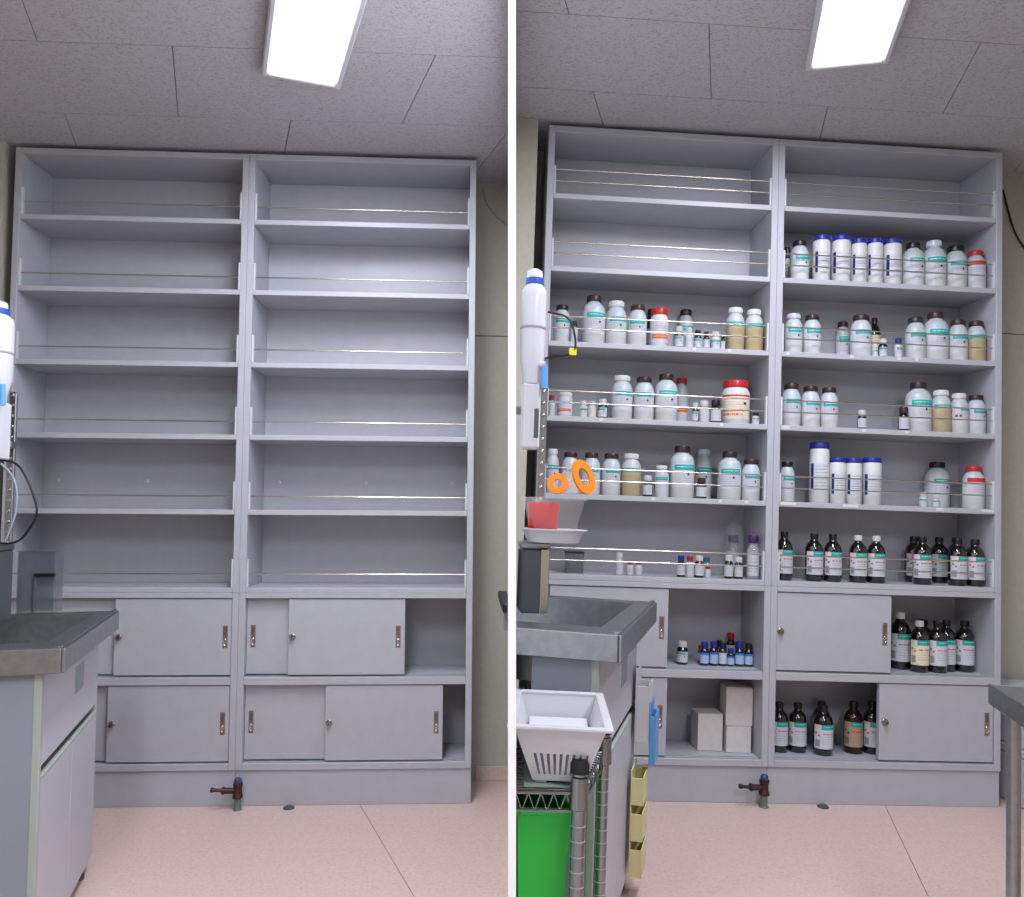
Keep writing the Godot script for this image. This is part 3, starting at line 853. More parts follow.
func bottle(b: Array, where: String, group: String) -> void:
	var r: float = b[4] / 2
	var h: float = b[5]
	var style: String = b[8]
	var cap_mat: Material = M["cap_" + b[7]]
	var amber := style.begins_with("amber")
	var names := {"P": "reagent_bottle", "T": "powder_bottle", "J": "wide_mouth_jar", "A": "brown_glass_bottle", "V": "vial", "M": "media_bottle"}
	var kinds := {"P": "white plastic bottle with %s cap" % b[7], "T": "slim white bottle with blue cap", "J": "white jar with %s lid" % b[7], "A": "brown glass bottle with %s cap" % b[7], "V": ("small brown vial" if amber else "small white vial") + " with %s cap" % b[7], "M": "clear glass bottle with purple cap"}
	if style == "cream" and b[6] == "P":
		kinds.P = "cream-filled bottle with %s cap" % b[7]
	if style == "clear":
		kinds.V = "small clear vial with %s cap" % b[7]
	if b[7] == "clear":
		kinds.P = "white plastic bottle with clear cap"
	var o := thing(names[b[6]], kinds[b[6]] + ", " + where, "jar" if b[6] == "J" else ("vial" if b[6] == "V" else "bottle"), 1, Vector3(b[2], LEVEL[b[0]] + 0.0004, b[3]), rng.randf_range(-0.2, 0.2) - 0.2, group)
	match b[6]:
		"P":
			var cr := r * (0.6 if r > 0.042 else 0.72)
			var fill := h * (0.575 if style == "cream" else rng.randf_range(0.46, 0.6))
			put("contents", lathe([Vector2(0, 0), Vector2(r * 0.9, 0), Vector2(r, h * 0.035), Vector2(r, fill)], 28), M.cream if style == "cream" else M.powder, o).set_meta("label", "powder seen through the bottle wall")
			put("body", lathe([Vector2(r, fill), Vector2(r, h * 0.63), Vector2(r * 0.985, h * 0.68), Vector2(r * 0.92, h * 0.745), Vector2(r * 0.8, h * 0.80), Vector2(cr * 0.94, h * 0.845), Vector2(cr * 0.86, h * 0.87), Vector2(cr * 0.86, h * 0.9)], 28), M.milky, o)
			put("cap", ribbed_cap(cr, h * 0.875, h), cap_mat, o)
			var st := style if style != "cream" else "teal"
			if style == "cream":
				put("label", wrap_label(r + 0.0003, h * 0.56, h * 0.655, 1.0), label_paper("tealband"), o)
			else:
				put("label", wrap_label(r + 0.0003, h * 0.2, h * (0.72 if style == "redband" else 0.655), 1.1), label_paper(st), o)
		"T":
			put("body", lathe([Vector2(0, 0), Vector2(r * 0.93, 0), Vector2(r, h * 0.02), Vector2(r, h * 0.86), Vector2(r * 0.94, h * 0.885), Vector2(r * 0.9, h * 0.9)], 28), M.powder, o)
			put("cap", ribbed_cap(r * 0.96, h * 0.89, h), cap_mat, o)
			put("label", wrap_label(r + 0.0003, h * 0.2, h * 0.66, 1.15), label_paper(style), o)
		"J":
			put("body", lathe([Vector2(0, 0), Vector2(r * 0.94, 0), Vector2(r, h * 0.04), Vector2(r, h * 0.68), Vector2(r * 0.97, h * 0.74), Vector2(r * 0.86, h * 0.80), Vector2(r * 0.8, h * 0.83), Vector2(r * 0.8, h * 0.86)], 28), M.white_gloss, o)
			put("lid", ribbed_cap(r * 0.85, h * 0.83, h), cap_mat, o)
			put("label", wrap_label(r + 0.0003, h * 0.12, h * 0.66, 1.2), label_paper(style), o)
		"A":
			put("body", lathe([Vector2(0, 0), Vector2(r * 0.9, 0), Vector2(r, h * 0.03), Vector2(r, h * 0.63), Vector2(r * 0.96, h * 0.69), Vector2(r * 0.84, h * 0.755), Vector2(r * 0.62, h * 0.81), Vector2(r * 0.44, h * 0.84), Vector2(r * 0.38, h * 0.865), Vector2(r * 0.38, h * 0.9)], 28), M.pale_amber if style == "amberpale" else M.amber, o)
			put("cap", ribbed_cap(r * 0.43, h * 0.885, h), cap_mat, o)
			put("label", wrap_label(r + 0.0003, h * 0.14, h * 0.625, 1.25), label_paper(style), o)
		"V":
			var bm: Material = M.amber if amber else (M.glass if style == "clear" else M.vial_white)
			put("body", lathe([Vector2(0, 0), Vector2(r * 0.92, 0), Vector2(r, h * 0.03), Vector2(r, h * 0.6), Vector2(r * 0.9, h * 0.68), Vector2(r * 0.62, h * 0.73), Vector2(r * 0.58, h * 0.78)], 20), bm, o)
			put("cap", ribbed_cap(r * 0.74, h * 0.75, h), cap_mat, o)
			var small := {"amber": "amberwhite", "white": "plain", "clear": "plain"}
			put("label", wrap_label(r + 0.0002, h * 0.1, h * 0.56, 1.25, 10), label_paper(small.get(style, style)), o)
		"M":
			put("body", lathe([Vector2(0, 0.0), Vector2(r * 0.94, 0), Vector2(r, h * 0.03), Vector2(r, h * 0.6), Vector2(r * 0.93, h * 0.68), Vector2(r * 0.66, h * 0.77), Vector2(r * 0.58, h * 0.8), Vector2(r * 0.58, h * 0.86)], 28), M.glass, o)
			put("cap", ribbed_cap(r * 0.78, h * 0.82, h), cap_mat, o)
			put("label", wrap_label(r + 0.0003, h * 0.08, h * 0.6, 1.2), label_paper("plain"), o)


func carton(called: String, label: String, at: Vector3, size: Vector3, turn: float) -> void:
	var o := thing(called, label, "box", 1, at, turn, "small white cartons in the cupboard")
	put("body", slab(Vector3(size.x, size.y - 0.002, size.z), 0.0012), M.carton, o, Vector3(0, size.y / 2 - 0.001, 0))
	put("lid_flap", slab(Vector3(size.x - 0.001, 0.0012, size.z - 0.001), 0.0004), M.carton, o, Vector3(0, size.y - 0.0008, 0))
	put("flap_tab", slab(Vector3(size.x * 0.9, 0.014, 0.0008), 0.0003), M.carton, o, Vector3(0, size.y - 0.009, size.z / 2 + 0.0005))


func cartons() -> void:
	var y: float = LEVEL.o2b + 0.0005
	carton("small_carton", "plain white carton standing alone in the lower cupboard", Vector3(-0.19, y, -0.15), Vector3(0.098, 0.142, 0.09), 0.03)
	carton("small_carton", "squat white carton under another carton in the lower cupboard", Vector3(-0.083, y, -0.135), Vector3(0.096, 0.1, 0.1), 0.0)
	carton("small_carton", "tall white carton stacked on top of another carton", Vector3(-0.079, y + 0.1005, -0.138), Vector3(0.103, 0.148, 0.092), -0.03)


# ---------------------------------------------------------------- things on and beside the benches

func water_filter(k: int, at: Vector3, r: float, label: String) -> void:
	var o := thing("water_purifier", label, "water purifier", k, at)
	var h := 0.475
	put("body", lathe([Vector2(0, h * 0.36), Vector2(r * 0.72, h * 0.36), Vector2(r * 0.78, h * 0.42), Vector2(r * 0.98, h * 0.5), Vector2(r, h * 0.56), Vector2(r, h * 0.84), Vector2(r * 0.96, h * 0.88), Vector2(r * 0.6, h * 0.915), Vector2(r * 0.55, h * 0.92)], 28), M.white_gloss, o)
	put("seam_ring", lathe([Vector2(r, h * 0.66), Vector2(r + 0.0015, h * 0.662), Vector2(r + 0.0015, h * 0.672), Vector2(r, h * 0.674)], 28), M.bench_grey, o)
	put("blue_ring", lathe([Vector2(r * 0.5, h * 0.91), Vector2(r * 0.72, h * 0.913), Vector2(r * 0.72, h * 0.945), Vector2(r * 0.5, h * 0.95)], 24), M.blue, o).set_meta("label", "blue ring under the cap")
	put("cap", lathe([Vector2(0, h * 0.945), Vector2(r * 0.66, h * 0.945), Vector2(r * 0.6, h * 0.985), Vector2(r * 0.3, h), Vector2(0, h)], 24), M.white_gloss, o)
	var base := put("base_box", slab(Vector3(r * 1.5, h * 0.36, r * 1.5), 0.006), M.white_gloss, o, Vector3(0, h * 0.18, 0))
	put("dark_window", slab(Vector3(r * 0.35, h * 0.16, 0.003), 0.001), M.dark_steel, base, Vector3(r * 0.45, -h * 0.04, r * 0.75))
	var inlet := put("side_port", rod(Vector3(r * 0.5, h * 0.47, r * 0.5), Vector3(r * 0.95, h * 0.46, r * 0.75), 0.009), M.white_gloss, o)
	put("blue_fitting", rod(Vector3(r * 0.95, h * 0.46, r * 0.75), Vector3(r * 1.0, h * 0.33, r * 0.78), 0.009), M.pale_blue, inlet)


func bolted_post(k: int, at: Vector3, h: float, label: String) -> void:
	var o := thing("steel_upright", label, "post", k, at)
	put("strip", slab(Vector3(0.022, h, 0.012), 0.002), M.steel, o, Vector3(0, h / 2, 0))
	put("foot", slab(Vector3(0.05, 0.006, 0.04), 0.002), M.steel, o, Vector3(0, 0.003, 0))
	var n := int(h / 0.032)
	for i in n:
		put("bolt", lathe([Vector2(0, 0), Vector2(0.006, 0), Vector2(0.0045, 0.004), Vector2(0, 0.005)], 10), M.chrome, o, Vector3(0, 0.03 + i * 0.032, 0.0055), Basis(Vector3.RIGHT, PI / 2))


func steel_box(k: int, at: Vector3, size: Vector3, turn: float, label: String) -> void:
	var o := thing("steel_splash_box", label, "box", k, at, turn)
	put("body", slab(Vector3(size.x, size.y - 0.016, size.z), 0.006), M.dark_steel, o, Vector3(0, (size.y - 0.016) / 2, 0))
	put("top_edge", slab(Vector3(size.x + 0.004, 0.016, size.z + 0.004), 0.006), M.steel, o, Vector3(0, size.y - 0.008, 0))
	put("corner_trim", slab(Vector3(0.02, size.y - 0.017, 0.006), 0.002), M.chrome, o, Vector3(size.x / 2 - 0.012, (size.y - 0.017) / 2, size.z / 2 + 0.003))


func empty_room_things() -> void:
	var top := 0.8062
	bolted_post(0, Vector3(-0.507, top - 0.004, 0.67), 0.68, "bolted steel upright on the sink bench by the empty cabinet")
	water_filter(0, Vector3(-0.526, 1.27, 0.75), 0.052, "white water purifier with blue ring by the empty cabinet")
	var arm := thing("purifier_bracket", "small steel bracket holding the purifier by the empty cabinet", "bracket", 0, Vector3(-0.513, 1.32, 0.6935))
	put("plate", slab(Vector3(0.05, 0.02, 0.034), 0.002), M.steel, arm)
	put("screw", lathe([Vector2(0, 0), Vector2(0.005, 0), Vector2(0.003, 0.003), Vector2(0, 0.0035)], 10), M.chrome, arm, Vector3(0.015, 0.0095, 0))
	steel_box(0, Vector3(-0.542, top - 0.004, 0.80), Vector3(0.2, 0.222, 0.09), 0.0, "steel splash box on the bench by the empty cabinet")
	var ac := thing("acrylic_box", "smoky see-through acrylic box at the back of the sink bench", "box", 0, Vector3(-0.468, top - 0.004, 0.55), 0.12)
	for s in [-1.0, 1.0]:
		put("side", slab(Vector3(0.003, 0.19, 0.08), 0.0005), M.smoke, ac, Vector3(s * 0.052, 0.095, 0))
		put("face", slab(Vector3(0.1, 0.19, 0.003), 0.0005), M.smoke, ac, Vector3(0, 0.095, s * 0.0385))
	put("lid", slab(Vector3(0.112, 0.004, 0.086), 0.001), M.smoke, ac, Vector3(0, 0.1925, 0))
	put("clamp", slab(Vector3(0.06, 0.012, 0.014), 0.003), M.black, ac, Vector3(0.03, 0.12, 0.048))
	put("clamp_stem", rod(Vector3(0.0, 0.005, 0.047), Vector3(0.0, 0.125, 0.047), 0.005), M.dark_steel, ac)
	var c := MeshInstance3D.new()
	c.name = numbered("power_cable")
	c.mesh = tube(curve([Vector3(-0.505, 1.268, 0.785), Vector3(-0.41, 1.25, 0.81), Vector3(-0.345, 1.13, 0.83), Vector3(-0.375, 1.06, 0.82), Vector3(-0.42, 1.03, 0.80), Vector3(-0.48, 1.0285, 0.79)], 32), 0.0032)
	c.material_override = M.black
	add_child(c)
	c.transform = room[0]
	tag(c, "black cable looping from the purifier onto the steel box", "cable")
	var g := MeshInstance3D.new()
	g.name = "water_hose"
	g.mesh = tube(curve([Vector3(-0.51, 1.268, 0.735), Vector3(-0.455, 1.21, 0.745), Vector3(-0.44, 1.12, 0.76), Vector3(-0.46, 1.0285, 0.775)], 24), 0.0035)
	g.material_override = M.bench_grey
	add_child(g)
	g.transform = room[0]
	tag(g, "thin grey hose hanging from the purifier by the empty cabinet", "hose")
	var bx := board_x(0, 0.84, 0.62, 0.0062)
	var l := thing("wall_ledge", "narrow black ledge with grey bracket on the partition board", "ledge", 0, Vector3(bx, 0.845, 0.62))
	put("top", slab(Vector3(0.03, 0.026, 0.4), 0.003), M.black, l, Vector3(-0.016, 0, 0))
	put("bracket", prism(PackedVector2Array([Vector2(-0.002, -0.02), Vector2(-0.02, -0.02), Vector2(-0.02, 0.02), Vector2(-0.002, 0.02)]), -0.09, -0.0135), M.bench_grey, l)


func ring_of(r_in: float, r_out: float, t: float) -> Mesh:
	return lathe([Vector2(r_in, 0), Vector2(r_out, 0), Vector2(r_out, t), Vector2(r_in, t), Vector2(r_in, 0)], 28)


func basket(at: Vector3, turn: float) -> void:
	var o := thing("dish_basket", "white slotted plastic basket on the wire rack shelf", "basket", 1, at, turn)
	var w := 0.158
	var l := 0.27
	var h := 0.098
	var flare := 0.034
	# four leaning sides, each a row of slats between a lower and an upper band
	put("floor_plate", slab(Vector3(w - 2 * flare, 0.004, l - 2 * flare), 0.001), M.white_gloss, o, Vector3(0, 0.008, 0))
	for s in [-1.0, 1.0]:
		for side in 2:
			var long: float = l if side == 0 else w
			var half: float = (w if side == 0 else l) / 2
			var st := start()
			var pt := func(u: float, v: float, off: float) -> Vector3:      # u along, v up 0..1
				var grow := flare * v
				var along := u * (long / 2 - flare + grow)
				var out: float = s * (half - flare + grow + off)
				return Vector3(out, 0.006 + v * h, along) if side == 0 else Vector3(along, 0.006 + v * h, out)
			var cells := 22 if side == 0 else 11
			for i in cells:
				var u0 := -1.0 + 2.0 * i / cells
				var u1 := -1.0 + 2.0 * (i + 1) / cells
				var um := u0 + (u1 - u0) * 0.55
				var patches := [[u0, u1, 0.0, 0.12], [u0, um, 0.12, 0.52], [u0, u1, 0.52, 1.0]]
				if i == 0 or i == cells - 1:
					patches = [[u0, u1, 0.0, 1.0]]
				for q in patches:
					for off in [0.0, -0.0025]:
						var a: Vector3 = pt.call(q[0], q[2], off)
						var b: Vector3 = pt.call(q[1], q[2], off)
						var c: Vector3 = pt.call(q[1], q[3], off)
						var d: Vector3 = pt.call(q[0], q[3], off)
						if (s > 0) != (side == 0) != (off < 0.0):
							quad(st, a, b, c, d)
						else:
							quad(st, d, c, b, a)
			put("slotted_side", st.commit(), M.white_gloss, o)
			var rim := put("rim", slab(Vector3(0.016, 0.006, l + 0.02) if side == 0 else Vector3(w + 0.02, 0.006, 0.016), 0.002), M.white_gloss, o, Vector3(s * (half + 0.004), h + 0.008, 0) if side == 0 else Vector3(0, h + 0.008, s * (half + 0.004)))
			rim.set_meta("label", "rolled white rim")
	for x in [-0.03, 0.03]:
		for z in [-0.085, 0.085]:
			put("foot", slab(Vector3(0.02, 0.007, 0.02), 0.001), M.white_gloss, o, Vector3(x, 0.0035, z))
	put("liner", slab(Vector3(w - 0.045, 0.003, l - 0.06), 0.001), M.white, o, Vector3(0, 0.064, 0)).set_meta("label", "flat white draining plate")


func file_pocket(at: Vector3, turn: float, size: Vector3, m: Material, label: String, group: String) -> void:   # open-topped pocket hung on the bench side
	var o := thing("file_pocket", label, "file holder", 1, at, turn, group)
	put("back_plate", slab(Vector3(0.003, size.y, size.z), 0.001), m, o, Vector3(0.0015, size.y / 2, 0))
	put("front_plate", prism(PackedVector2Array([Vector2(size.x - 0.003, -size.z / 2), Vector2(size.x, -size.z / 2), Vector2(size.x, size.z / 2), Vector2(size.x - 0.003, size.z / 2)]), 0, size.y * 0.8), m, o)
	for s in [-1.0, 1.0]:
		put("cheek", slab(Vector3(size.x - 0.0065, size.y * 0.78, 0.003), 0.0008), m, o, Vector3(size.x / 2, size.y * 0.39, s * (size.z / 2 - 0.0015)))
	put("base_plate", slab(Vector3(size.x - 0.0065, 0.003, size.z - 0.007), 0.0008), m, o, Vector3(size.x / 2, 0.0015, 0))


func stocked_room_things() -> void:
	var top := 0.8062
	# --- on the bench
	var gx := board_x(1, 1.4, 0.95, 0.012)
	water_filter(1, Vector3(board_x(1, 1.2, 0.94, 0.006) + 0.0375, 1.215, 0.94), 0.033, "white water purifier with blue ring mounted on the partition board")
	bolted_post(1, Vector3(board_x(1, 0.9, 0.885, 0.0) + 0.068, top - 0.004, 0.885), 0.66, "bolted steel upright on the bench beside the partition board")
	var arm := thing("purifier_bracket", "small steel bracket tying the purifier to the partition board", "bracket", 1, Vector3(board_x(1, 1.45, 0.9, 0.0062) + 0.02, 1.32, 0.9))
	put("plate", slab(Vector3(0.036, 0.02, 0.014), 0.002), M.steel, arm)
	var bx := board_x(1, 0.9, 0.9, 0.0)
	steel_box(1, Vector3(bx + 0.05, top - 0.004, 0.965), Vector3(0.072, 0.176, 0.12), 0.0, "steel splash box carrying a white tray on the bench")
	var tray_y := top + 0.1725
	var tray := thing("white_dish", "shallow white dish on the steel splash box", "dish", 1, Vector3(bx + 0.096, tray_y, 0.992))
	put("dish", lathe([Vector2(0, 0), Vector2(0.066, 0), Vector2(0.076, 0.026), Vector2(0.086, 0.031), Vector2(0.086, 0.034), Vector2(0.074, 0.03), Vector2(0.063, 0.004), Vector2(0, 0.004)], 36), M.white_gloss, tray)
	var tub := thing("plastic_tub", "cloudy plastic tub of filter cups standing in the white dish", "tub", 1, Vector3(bx + 0.094, tray_y + 0.0045, 0.992))
	put("wall", lathe([Vector2(0, 0), Vector2(0.056, 0), Vector2(0.064, 0.05), Vector2(0.079, 0.1), Vector2(0.084, 0.104)], 36), M.tub, tub)
	put("rim", ring_of(0.083, 0.087, 0.004), M.tub, tub, Vector3(0, 0.103, 0))
	var cup := thing("red_cup", "red plastic cup upside down inside the cloudy tub", "cup", 1, Vector3(bx + 0.068, tray_y + 0.0055, 0.999))
	put("body", lathe([Vector2(0.03, 0), Vector2(0.032, 0.0), Vector2(0.032, 0.008), Vector2(0.035, 0.01), Vector2(0.041, 0.088), Vector2(0.038, 0.094), Vector2(0, 0.094)], 28), M.red, cup)
	for q in [["clear plastic funnel cup with a wide orange flange", Vector3(0.165, 1.145, 0.995), Vector3(0.7, 0.3, 0.64), 0.04, 0.046], ["clear plastic filter cup with a small orange ring", Vector3(0.098, 1.124, 1.04), Vector3(-0.15, 0.3, 0.94), 0.022, 0.0265]]:
		var f := thing("funnel_cup", q[0], "cup", 1, Vector3(bx, 0, 0) + q[1])
		f.transform = f.transform * Transform3D(Basis(Quaternion(Vector3.UP, q[2].normalized())), Vector3.ZERO)
		var r: float = q[3]
		put("cone", lathe([Vector2(r * 0.25, -r * 2.2), Vector2(r * 0.6, -r * 1.6), Vector2(r * 0.85, -r * 0.8), Vector2(r, 0.0)], 26), M.film, f)
		put("flange", ring_of(r * 0.5 if r < 0.03 else r * 0.6, q[4], 0.006), M.orange, f).set_meta("label", "orange rim")
	var c := MeshInstance3D.new()
	c.name = numbered("power_cable")
	c.mesh = tube(curve([Vector3(bx + 0.068, 1.58, 0.935), Vector3(bx + 0.125, 1.565, 0.93), Vector3(bx + 0.145, 1.50, 0.93), Vector3(bx + 0.13, 1.472, 0.93), Vector3(bx + 0.085, 1.465, 0.925), Vector3(bx + 0.07, 1.464, 0.893)], 30), 0.003)
	c.material_override = M.black
	add_child(c)
	c.transform = room[1]
	tag(c, "thin black cable looping from the purifier with yellow tag", "cable")
	var tagp := thing("yellow_tag", "small bright yellow tag on the black purifier cable", "tag", 1, Vector3(bx + 0.138, 1.478, 0.93), 0.3)
	put("flag", slab(Vector3(0.02, 0.018, 0.0075), 0.001), M.bright_yellow, tagp)
	var ac := thing("clear_box", "small clear plastic box on the lowest open shelf", "box", 1, Vector3(-0.74, LEVEL.s6 + 0.0004, -0.09))
	for s in [-1.0, 1.0]:
		put("side", slab(Vector3(0.002, 0.075, 0.066), 0.0004), M.smoke, ac, Vector3(s * 0.032, 0.0375, 0))
		put("face", slab(Vector3(0.0615, 0.075, 0.002), 0.0004), M.smoke, ac, Vector3(0, 0.0375, s * 0.032))
	put("lid", slab(Vector3(0.07, 0.006, 0.07), 0.001), M.black, ac, Vector3(0, 0.0785, 0))
	# bag over the tall bottle at the back of the lowest open shelf
	var st := start()
	var rings := []
	var rr := RandomNumberGenerator.new()
	rr.seed = 3
	for i in 9:
		var v := i / 8.0
		var row := []
		for s in 18:
			var a := TAU * s / 18
			var r: float = lerpf(0.047, 0.006, pow(v, 1.1)) * (1.0 + 0.09 * sin(a * 3.0 + v * 4.0) + rr.randf_range(-0.04, 0.04))
			row.append(Vector3(sin(a) * r, 0.172 + v * 0.055, cos(a) * r) if i > 3 else Vector3(sin(a) * r * 0.0 + sin(a) * lerpf(0.038, 0.034, v), 0.001 + v * 0.42, cos(a) * lerpf(0.038, 0.034, v)))
		rings.append(row)
	for i in 8:
		for s in 18:
			var t := (s + 1) % 18
			quad(st, rings[i][s], rings[i][t], rings[i + 1][t], rings[i + 1][s])
	var bag := MeshInstance3D.new()
	bag.name = "plastic_bag"
	bag.mesh = st.commit()
	bag.material_override = M.film
	add_child(bag)
	bag.transform = room[1] * Transform3D(Basis.IDENTITY, Vector3(-0.083, LEVEL.s6 + 0.0006, -0.19))
	tag(bag, "clear plastic bag pulled over the purple capped bottle", "bag")

	# --- wire rack in front of the bench, fixed to the board
	var near := Vector3(-0.9465, 0, 1.632)
	var far := Vector3(-0.862, 0, 1.376)
	var shelf_y := 0.572
	var rack := thing("wire_rack", "chrome wire rack with two ringed posts before the sink bench", "rack", 1, near)
	for p in [near, far]:
		var q: Vector3 = p - near
		var post := put("post", lathe([Vector2(0, 0.012), Vector2(0.0125, 0.012), Vector2(0.0125, 0.612), Vector2(0, 0.612)], 18), M.rack, rack, q)
		put("post_cap", lathe([Vector2(0.0125, 0.606), Vector2(0.0165, 0.607), Vector2(0.0165, 0.622), Vector2(0.013, 0.629), Vector2(0, 0.63)], 18), M.rubber, post)
		put("foot", lathe([Vector2(0, 0), Vector2(0.017, 0), Vector2(0.017, 0.008), Vector2(0.008, 0.012), Vector2(0, 0.013)], 16), M.rubber, post)
		put("collar", lathe([Vector2(0.0125, 0.545), Vector2(0.0175, 0.548), Vector2(0.0155, 0.6), Vector2(0.0125, 0.602)], 18), M.rack, post)
		for i in 20:
			put("groove_ring", lathe([Vector2(0.0124, 0.0), Vector2(0.0131, 0.0006), Vector2(0.0131, 0.0016), Vector2(0.0124, 0.0022)], 16), M.track, post, Vector3(0, 0.035 + i * 0.0254, 0))
	var nb := Vector3(board_x(1, shelf_y, near.z, 0.0065), 0, near.z)
	var fb := Vector3(board_x(1, shelf_y, far.z, 0.0065), 0, far.z)
	var y := Vector3(0, shelf_y, 0)
	var low := Vector3(0, shelf_y - 0.03, 0)
	for e in [[near, far], [near, nb], [far, fb], [nb, fb]]:
		put("edge_rod", rod(e[0] - near + y, e[1] - near + y, 0.003, 8), M.rack, rack)
		put("edge_rod", rod(e[0] - near + low, e[1] - near + low, 0.003, 8), M.rack, rack)
		for i in 5:
			var a: Vector3 = e[0].lerp(e[1], i / 5.0) - near
			var b: Vector3 = e[0].lerp(e[1], (i + 0.5) / 5.0) - near
			var d: Vector3 = e[0].lerp(e[1], (i + 1.0) / 5.0) - near
			put("truss_wire", tube([a + y, b + low, d + y], 0.0017, 6), M.rack, rack)
	for i in 17:
		var t := (i + 0.5) / 17.0
		put("shelf_wire", rod(near.lerp(far, t) - near + y + Vector3(0, 0.003, 0), nb.lerp(fb, t) - near + y + Vector3(0, 0.003, 0), 0.0018, 6), M.rack, rack)
	var mat_plan := PackedVector2Array()
	for p in [near, far, fb, nb]:
		mat_plan.append(Vector2(p.x - near.x, p.z - near.z))
	var sheet := thing("shelf_liner", "clear greenish plastic sheet lying on the wire rack", "liner", 1, near + Vector3(0, shelf_y + 0.0052, 0))
	put("sheet", prism(grown(mat_plan, -0.014), 0.0, 0.002), mat(Color(0.62, 0.7, 0.66), 0.25), sheet)
	basket(Vector3((near.x + far.x + nb.x + fb.x) / 4 + 0.006, shelf_y + 0.0074, 1.51), -0.1)
	# green bin under the rack shelf
	var bin_at := Vector3(nb.x + 0.053, 0, 1.50)
	var bin := thing("green_bin", "bright green plastic bin under the wire rack shelf", "bin", 1, bin_at)
	var bh := 0.535
	var bw := 0.047
	put("body", panel_bin(bw, 0.1, bh), M.green, bin)
	for s in [-1.0, 1.0]:
		put("rim", slab(Vector3(0.007, 0.012, 0.208), 0.002), M.green, bin, Vector3(s * (bw + 0.0005), bh - 0.006, 0))
		put("rim", slab(Vector3(2 * bw - 0.008, 0.012, 0.007), 0.002), M.green, bin, Vector3(0, bh - 0.006, s * 0.1005))
	# file pockets hung on the aisle side of the bench
	var corner := Vector3(-0.8255, 0, 1.3297)
	var face := Basis(Vector3.UP, BENCH[1])
	file_pocket(corner + face * Vector3(-0.0345, 0.42, -0.655), BENCH[1], Vector3(0.038, 0.2, 0.1), M.white, "white file pocket hung on the side of the sink bench", "file pockets on the bench side")
	file_pocket(corner + face * Vector3(0.0045, 0.36, -0.665), BENCH[1], Vector3(0.018, 0.17, 0.1), M.pale_blue, "blue file pocket fixed to the front of the white pocket", "file pockets on the bench side")
	for i in 3:
		file_pocket(corner + face * Vector3(-0.0345, 0.075 + i * 0.096, -0.60), BENCH[1], Vector3(0.035, 0.094, 0.11), M.yellow, ["lowest", "middle", "topmost"][i] + " yellow file pocket on the side of the sink bench", "file pockets on the bench side")
	# --- steel table at the other side
	var tb := thing("steel_table", "stainless steel work table with round legs by the stocked cabinet", "table", 1, Vector3(0.037, 0, 1.238), AXIS[1])
	var tw := 0.9
	var tl := 0.75
	put("tabletop", slab(Vector3(tw, 0.004, tl), 0.001), M.steel, tb, Vector3(tw / 2, 0.698, tl / 2))
	for s in [0.0, 1.0]:
		put("apron", slab(Vector3(0.008, 0.045, tl), 0.003), M.steel, tb, Vector3(0.004 + s * (tw - 0.008), 0.6785, tl / 2))
		put("apron", slab(Vector3(tw - 0.017, 0.045, 0.008), 0.003), M.steel, tb, Vector3(tw / 2, 0.6785, 0.004 + s * (tl - 0.008)))
		for q in [0.0, 1.0]:
			var leg := put("leg", lathe([Vector2(0, 0.02), Vector2(0.0145, 0.02), Vector2(0.0145, 0.69), Vector2(0, 0.69)], 20), M.steel, tb, Vector3(0.04 + s * (tw - 0.08), 0, 0.04 + q * (tl - 0.08)))
			put("foot", lathe([Vector2(0, 0), Vector2(0.018, 0), Vector2(0.018, 0.012), Vector2(0.012, 0.021), Vector2(0, 0.021)], 14), M.rubber, leg)
	# --- white foam boxes on the floor by the wall
	for i in 2:
		var bxo := thing("foam_box", ["white foam box on the floor beside the stocked cabinet", "white foam box stacked on another beside the stocked cabinet"][i], "box", 1, Vector3(1.13, i * 0.2205, -0.1), 0.0, "foam boxes beside the cabinet")
		put("body", slab(Vector3(0.30, 0.185, 0.26), 0.006), M.foam, bxo, Vector3(0, 0.0925, 0))
		put("lid", slab(Vector3(0.304, 0.034, 0.264), 0.006), M.foam, bxo, Vector3(0, 0.2028, 0))


func panel_bin(w: float, l: float, h: float) -> Mesh:   # a tapered open bin with walls 3 mm thick
	var st := start()
	var b := 0.86
	for off in [0.0, 0.003]:
		var lo := [Vector3(-w * 0.5 + off, off, -l * b + off), Vector3(w * 0.5 - off, off, -l * b + off), Vector3(w * 0.5 - off, off, l * b - off), Vector3(-w * 0.5 + off, off, l * b - off)]
		var hi := [Vector3(-w + off, h, -l + off), Vector3(w - off, h, -l + off), Vector3(w - off, h, l - off), Vector3(-w + off, h, l - off)]
		for i in 4:
			var j := (i + 1) % 4
			if off == 0.0:
				quad(st, lo[j], lo[i], hi[i], hi[j])
			else:
				quad(st, lo[i], lo[j], hi[j], hi[i])
		if off == 0.0:
			quad(st, lo[0], lo[1], lo[2], lo[3])
		else:
			quad(st, lo[3], lo[2], lo[1], lo[0])
	return st.commit()


# ---------------------------------------------------------------- tables

# shelf, unit, x, width
const SHELF_TAGS := [
	["s3", 0, -0.316, 0.014],
	["s3", 0, -0.180, 0.014],
	["s4", 0, -0.666, 0.014],
	["s4", 0, -0.204, 0.014],
	["s5", 0, -0.459, 0.014],
	["s5", 0, -0.203, 0.014],
	["s5", 0, -0.101, 0.014],
	["s3", 1, 0.048, 0.014],
	["s3", 1, 0.301, 0.014],
	["s3", 1, 0.488, 0.014],
	["s3", 1, 0.557, 0.014],
	["s4", 1, 0.045, 0.030],
	["s4", 1, 0.352, 0.015],
	["s4", 1, 0.521, 0.015],
	["s5", 1, 0.060, 0.060],
	["s5", 1, 0.303, 0.060],
	["s5", 1, 0.653, 0.030],
	["s5", 1, 0.845, 0.050],
]

